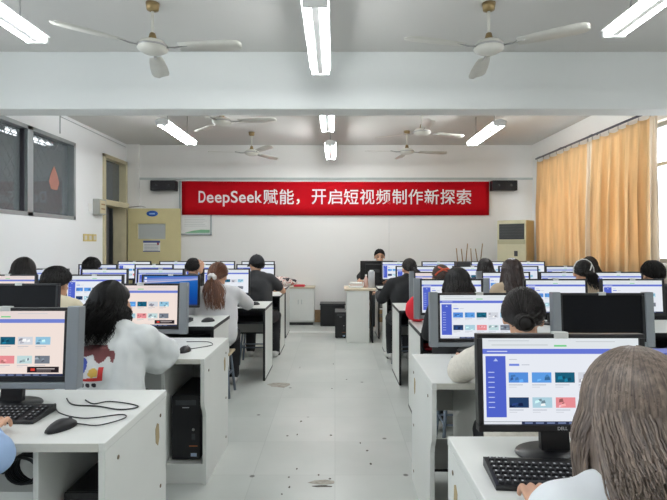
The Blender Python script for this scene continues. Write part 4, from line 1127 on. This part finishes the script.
# --- right side
q1 = person(.595, .80, 1.185, 'person with long ash brown hair in white t-shirt, nearest on the right', WTEE, HASH, 'long', lean=.12, head=(-6, 8, 0), zend=.93, hl=(.105, .33, .80), el=(-.20, .14, .80), hr=(.14, .36, .80), short=True, bulk=1.1, n=1700, rad=.0023, vol=1.14, wave=.0016, alts=(HASHD, HASHM), seed=91, vox=.006, garment='t_shirt', sdisp=.006, stool='stool under the nearest person with ash brown hair')
q2 = person(.85, 2.05, 1.20, 'person with low hair bun in cream knit jumper, second right row', CKNIT, HSOFT, 'bun', lean=.12, head=(-19, 6, 0), hl=(.16, .53, .81), el=(-.24, .34, .80), hr=(.14, .45, .81), bulk=1.15, n=420, rad=.0035, vol=1.08, seed=101, garment='jumper', tie=(math.pi, R(108)), sdisp=.008, stool='blue-grey legged stool under the person with low hair bun')
q3 = person(.88, 3.38, 1.225, 'person with short black hair in black jacket, third right row by aisle', BLK, HBLACK, 'long', lean=.1, head=(0, 10, 0), n=260, seed=111, zend=.99, vol=1.05, wave=.004, bulk=1.05, garment='jacket', hl=(.12, .42, .80), el=(-.19, .2, .76), stool='stool under the black-jacketed person in the third right row')
q4 = person(1.02, 4.58, 1.20, 'person with dark hair and orange hair clip, fourth right row', NAVY, mat('dark_brown_hair', (64, 44, 36), .45, var=.3, scale=30), 'bun', lean=.09, head=(0, 10, 0), n=240, seed=121, garment='jacket', tie=(math.pi, R(95)), stool='stool under the person with the orange hair clip')
q5 = person(.86, 5.66, 1.225, 'person in black leaning on the desk end, beside the aisle, fifth right row', BLK, HSOFT, 'pony', yaw=12, lean=.1, hx=.05, head=(0, 8, 0), n=220, seed=131, zend=.86, bulk=1.15, garment='coat', hl=(.24, .45, .80), el=(-.27, .2, .76), stool='stool under the person in black leaning at the aisle')
q6 = person(1.79, 5.70, 1.225, 'person with black hair in fifth right row, below the stick rack', NAVY, HSOFT, 'long', lean=.1, n=150, seed=141, zend=.95, garment='jacket', stool='stool under the black-haired person in front of the stick rack')
q7 = person(1.72, 4.62, 1.245, 'person with long straight dark hair in fourth right row, before air conditioner', BEIGE, mat('dark_chestnut_hair', (48, 34, 30), .42, var=.3, scale=30), 'long', lean=.1, head=(-6, 4, 0), n=300, seed=151, zend=.84, wave=.004, vol=1.12, garment='jacket', stool='stool under the person with long straight dark hair')
q8 = person(2.40, 4.60, 1.245, 'person with black ponytail and white headband over beige top, fourth right row', BEIGE, HBLACK, 'pony', lean=.1, head=(-14, 6, 0), n=220, seed=161, zend=.98, garment='top', stool='stool under the person with the white headband')
q9 = person(3.02, 5.68, 1.245, 'person with dark hair by the near curtain, fifth right row', BLK, HSOFT, 'long', lean=.1, n=150, seed=171, zend=.95, garment='jacket', stool='stool under the dark-haired person by the curtain, fifth right row')
q10 = person(3.06, 4.58, 1.225, 'person with short black hair at right photo edge, below the bare window', BLK, HBLACK, 'short', lean=.1, n=200, seed=181, vol=1.15, garment='jacket', stool='stool under the person at the right photo edge')
tch = person(.74, 8.26, 1.31, "teacher with short black hair facing the camera behind the teacher's monitor", BLK, HBLACK, 'short', yaw=180, lean=.08, head=(0, 4, 0), n=220, seed=191, vox=.0055, garment='jacket', hl=(.1, .36, .80), hr=(.34, .30, .82), er=(.32, .1, .86), handdir=(None, (0, .6, -.05)), stool='stool behind the back right desk, under the teacher')

# --- small things the people wear
def torus(parent, name, c, nrm, R_, r_, m, squash=1.0):
    q = Vector(nrm).to_track_quat('Z', 'Y').to_matrix(); b = MB()
    b.tube([Vector(c)+q @ Vector((R_*math.cos(a), R_*squash*math.sin(a), r_*.35*math.sin(a*7))) for a in [2*math.pi*k/28 for k in range(29)]], r_, m, 10)
    return b.build(name, parent)
torus(p2['root'], 'scrunchie', p2['B']+Vector((0, -.022, 0)), (0, 1, .5), .026, .019, mat('white_scrunchie', (232, 230, 228), .9))
HM = p3['HM']
b = MB(); nph, nth = 40, 9; v = []; f = []
for j in range(nth+1):
    for i in range(nph):
        v.append(HM @ on_skull(2*math.pi*i/nph, R(92)*j/nth, 1.17+.02*(j == nth)))
for j in range(nth):
    for i in range(nph): f.append((j*nph+i, j*nph+(i+1) % nph, (j+1)*nph+(i+1) % nph, (j+1)*nph+i))
CAPM = mat('black_cap_cloth', (30, 31, 36), .85)
b.add(v, f, CAPM, True); cap = b.build('cap', p3['root'], fix=False); s = cap.modifiers.new('t', 'SOLIDIFY'); s.thickness = .004
b = MB(); v = []; f = []
for i in range(15):
    a = R(-68)+R(136)*i/14
    for k, e in enumerate((1.17, 1.35, 1.62)):
        q = on_skull(a, R(92), 1.17); v.append(HM @ (Vector((SKC.x+(q.x-SKC.x), SKC.y+(q.y-SKC.y)+(.0, .04, .075)[k]*math.cos(a), q.z-(0, .008, .022)[k]))))
for i in range(14):
    for k in (0, 1): f.append((i*3+k, i*3+k+1, i*3+k+4, i*3+k+3))
b.add(v, f, CAPM, True); br = b.build('brim', cap); s = br.modifiers.new('t', 'SOLIDIFY'); s.thickness = .004
b = MB(); b.ell(HM @ Vector((0, -.01, .133)), (.008, .008, .006), CAPM); b.build('cap_button', cap)
b = MB(); b.ell(p5['HM'] @ Vector((.092, .0, -.015)), (.01, .009, .012), PAPER); b.tube([p5['HM'] @ Vector((.094, .006, -.02)), p5['HM'] @ Vector((.092, .016, -.045))], .004, PAPER); b.build('earphone', p5['root'])
HM = q4['HM']
ORG = mat('orange_clip', (214, 86, 56), .5)
b = MB(); b.tube([HM @ on_skull(math.pi+R(a), R(t), 1.2) for a, t in ((-70, 62), (-35, 60), (0, 66), (30, 78), (50, 92))], .009, ORG, 8)
b.tube([HM @ on_skull(math.pi+R(a), R(t), 1.2) for a, t in ((-40, 84), (-15, 74), (10, 62), (35, 50))], .008, ORG, 8); b.build('hair_clip', q4['root'])
HM = q8['HM']
b = MB(); b.tube([HM @ on_skull(R(s), R(t), 1.18) for s, t in ((-100, 100), (-100, 70), (-105, 40), (-150, 14), (110, 20), (104, 45), (100, 75), (100, 100))], .0065, PAPER, 8); b.build('headband', q8['root'])
b = MB(); b.tube([HM @ on_skull(math.pi+R(a), R(t), 1.21) for a, t in ((-50, 60), (-30, 80), (-18, 100), (-10, 118))], .006, PAPER, 8); b.build('hair_ribbon', q8['root'])
torus(q2['root'], 'hair_tie', q2['B']+Vector((0, -.004, 0)), (0, 1, .2), .03, .006, mat('brown_hair_tie', (92, 60, 48), .8))
# loose light strands in the nearest person's hair
rnd = random.Random(3); b = MB(); HM = q1['HM']
for i in range(46):
    ph = R(rnd.uniform(118, 205)); pts = [HM @ on_skull(ph, R(20+16*k), 1.20+.03*rnd.random()) for k in range(3, 6)]
    e = pts[-1]
    for k in range(1, 9): pts.append(Vector((e.x+.022*math.sin(k*.5+i), e.y-.004*k, e.z-.026*k)))
    b.tube(pts, .0028, HASHL, 4, r1=.001)
b.build('hair_streak', q1['root'])
# printed picture on the back of the white sweatshirt: plain coloured shapes lying on the cloth
g = p1['garment']; me = g.data
bv = BVHTree.FromPolygons([v.co.copy() for v in me.vertices], [list(p.vertices) for p in me.polygons])
def inside(pt, poly):
    c = False; j = len(poly)-1
    for i in range(len(poly)):
        if (poly[i][1] > pt[1]) != (poly[j][1] > pt[1]) and pt[0] < (poly[j][0]-poly[i][0])*(pt[1]-poly[i][1])/(poly[j][1]-poly[i][1])+poly[i][0]: c = not c
        j = i
    return c
def decal(b, poly, m, lift, st=.004):
    xs = [p[0] for p in poly]; zs_ = [p[1] for p in poly]; cache = {}
    def hit(i, j):
        if (i, j) not in cache:
            h = bv.ray_cast(Vector((min(xs)+i*st, -1, min(zs_)+j*st)), Vector((0, 1, 0)))[0]
            cache[(i, j)] = None if h is None else h+Vector((0, -lift, 0))
        return cache[(i, j)]
    for i in range(int((max(xs)-min(xs))/st)+1):
        for j in range(int((max(zs_)-min(zs_))/st)+1):
            if inside((min(xs)+(i+.5)*st, min(zs_)+(j+.5)*st), poly):
                q = [hit(i, j), hit(i+1, j), hit(i+1, j+1), hit(i, j+1)]
                if all(k is not None for k in q): b.add(q, [(0, 1, 2, 3)], m)
b = MB(); ox, oz = .0, .0
circ = lambda cx, cz, rx, rz, n=24: [(cx+rx*math.cos(2*math.pi*k/n), cz+rz*math.sin(2*math.pi*k/n)) for k in range(n)]
MARO = mat('print_maroon', (128, 76, 78), .85); PBLUE = mat('print_blue', (64, 84, 168), .85); PYEL = mat('print_yellow', (224, 186, 92), .85); PRED = mat('print_red', (196, 52, 50), .85); PDK = mat('print_dark', (48, 44, 52), .85)
decal(b, [(-.11, .86), (-.09, .885), (-.03, .90), (.05, .90), (.06, .885), (.068, .872), (.09, .872), (.10, .85), (.092, .815), (.08, .82), (.07, .845), (.055, .84), (.05, .825), (.03, .815), (.005, .83), (-.01, .855), (-.04, .845), (-.09, .84)], MARO, .002)
decal(b, [(.012, .888), (.03, .892), (.05, .885), (.03, .88)], mat('print_rose', (168, 112, 110), .85), .003)
decal(b, circ(-.06, .80, .036, .038), PBLUE, .003); decal(b, circ(-.06, .80, .012, .018), PAPER, .004)
decal(b, [(-.012, .765), (-.008, .785), (.004, .795), (.02, .795), (.034, .778), (.03, .757), (.008, .752)], PYEL, .003)
decal(b, [(.034, .80), (.056, .80), (.056, .735), (-.05, .735), (-.05, .747), (.036, .752)], PRED, .0035)
for k in range(4): decal(b, circ(-.07+k*.03, .715, .011, .011), PDK, .002, .003)
for k in range(26):
    a = 2*math.pi*k/26; decal(b, circ(.025+.035*math.cos(a), .965+.014*math.sin(a)+.006*math.cos(3*a), .004, .004, 8), PDK, .002, .002)
b.build('back_print', g, fix=False)
# dark sleeve panel on the cream jacket is a separate cloth piece
HM = p7['HM']

# ------------------------------------------------------------------ camera, world, colour
cam = bpy.data.cameras.new('camera'); co = bpy.data.objects.new('camera', cam); COL.objects.link(co)
co.location = (0, 0, EYE); co.rotation_euler = (R(90), 0, 0)
cam.sensor_width = 36; cam.lens = 36*F/667; cam.shift_x = -(CX-333.5)/667; cam.shift_y = -(250-CY)/667
cam.clip_start = .05
SC.camera = co
wd = bpy.data.worlds.new('sky'); SC.world = wd; wd.use_nodes = True
N = wd.node_tree.nodes; bgn = N['Background']; bgn.inputs['Color'].default_value = (.86, .93, 1, 1); bgn.inputs['Strength'].default_value = 5.5
SC.view_settings.view_transform = 'Standard'; SC.view_settings.look = 'None'; SC.view_settings.exposure = 0; SC.view_settings.gamma = 1; SC.view_settings.use_curve_mapping = False
SC.cycles.max_bounces = 8
SC.cycles.use_denoising = True
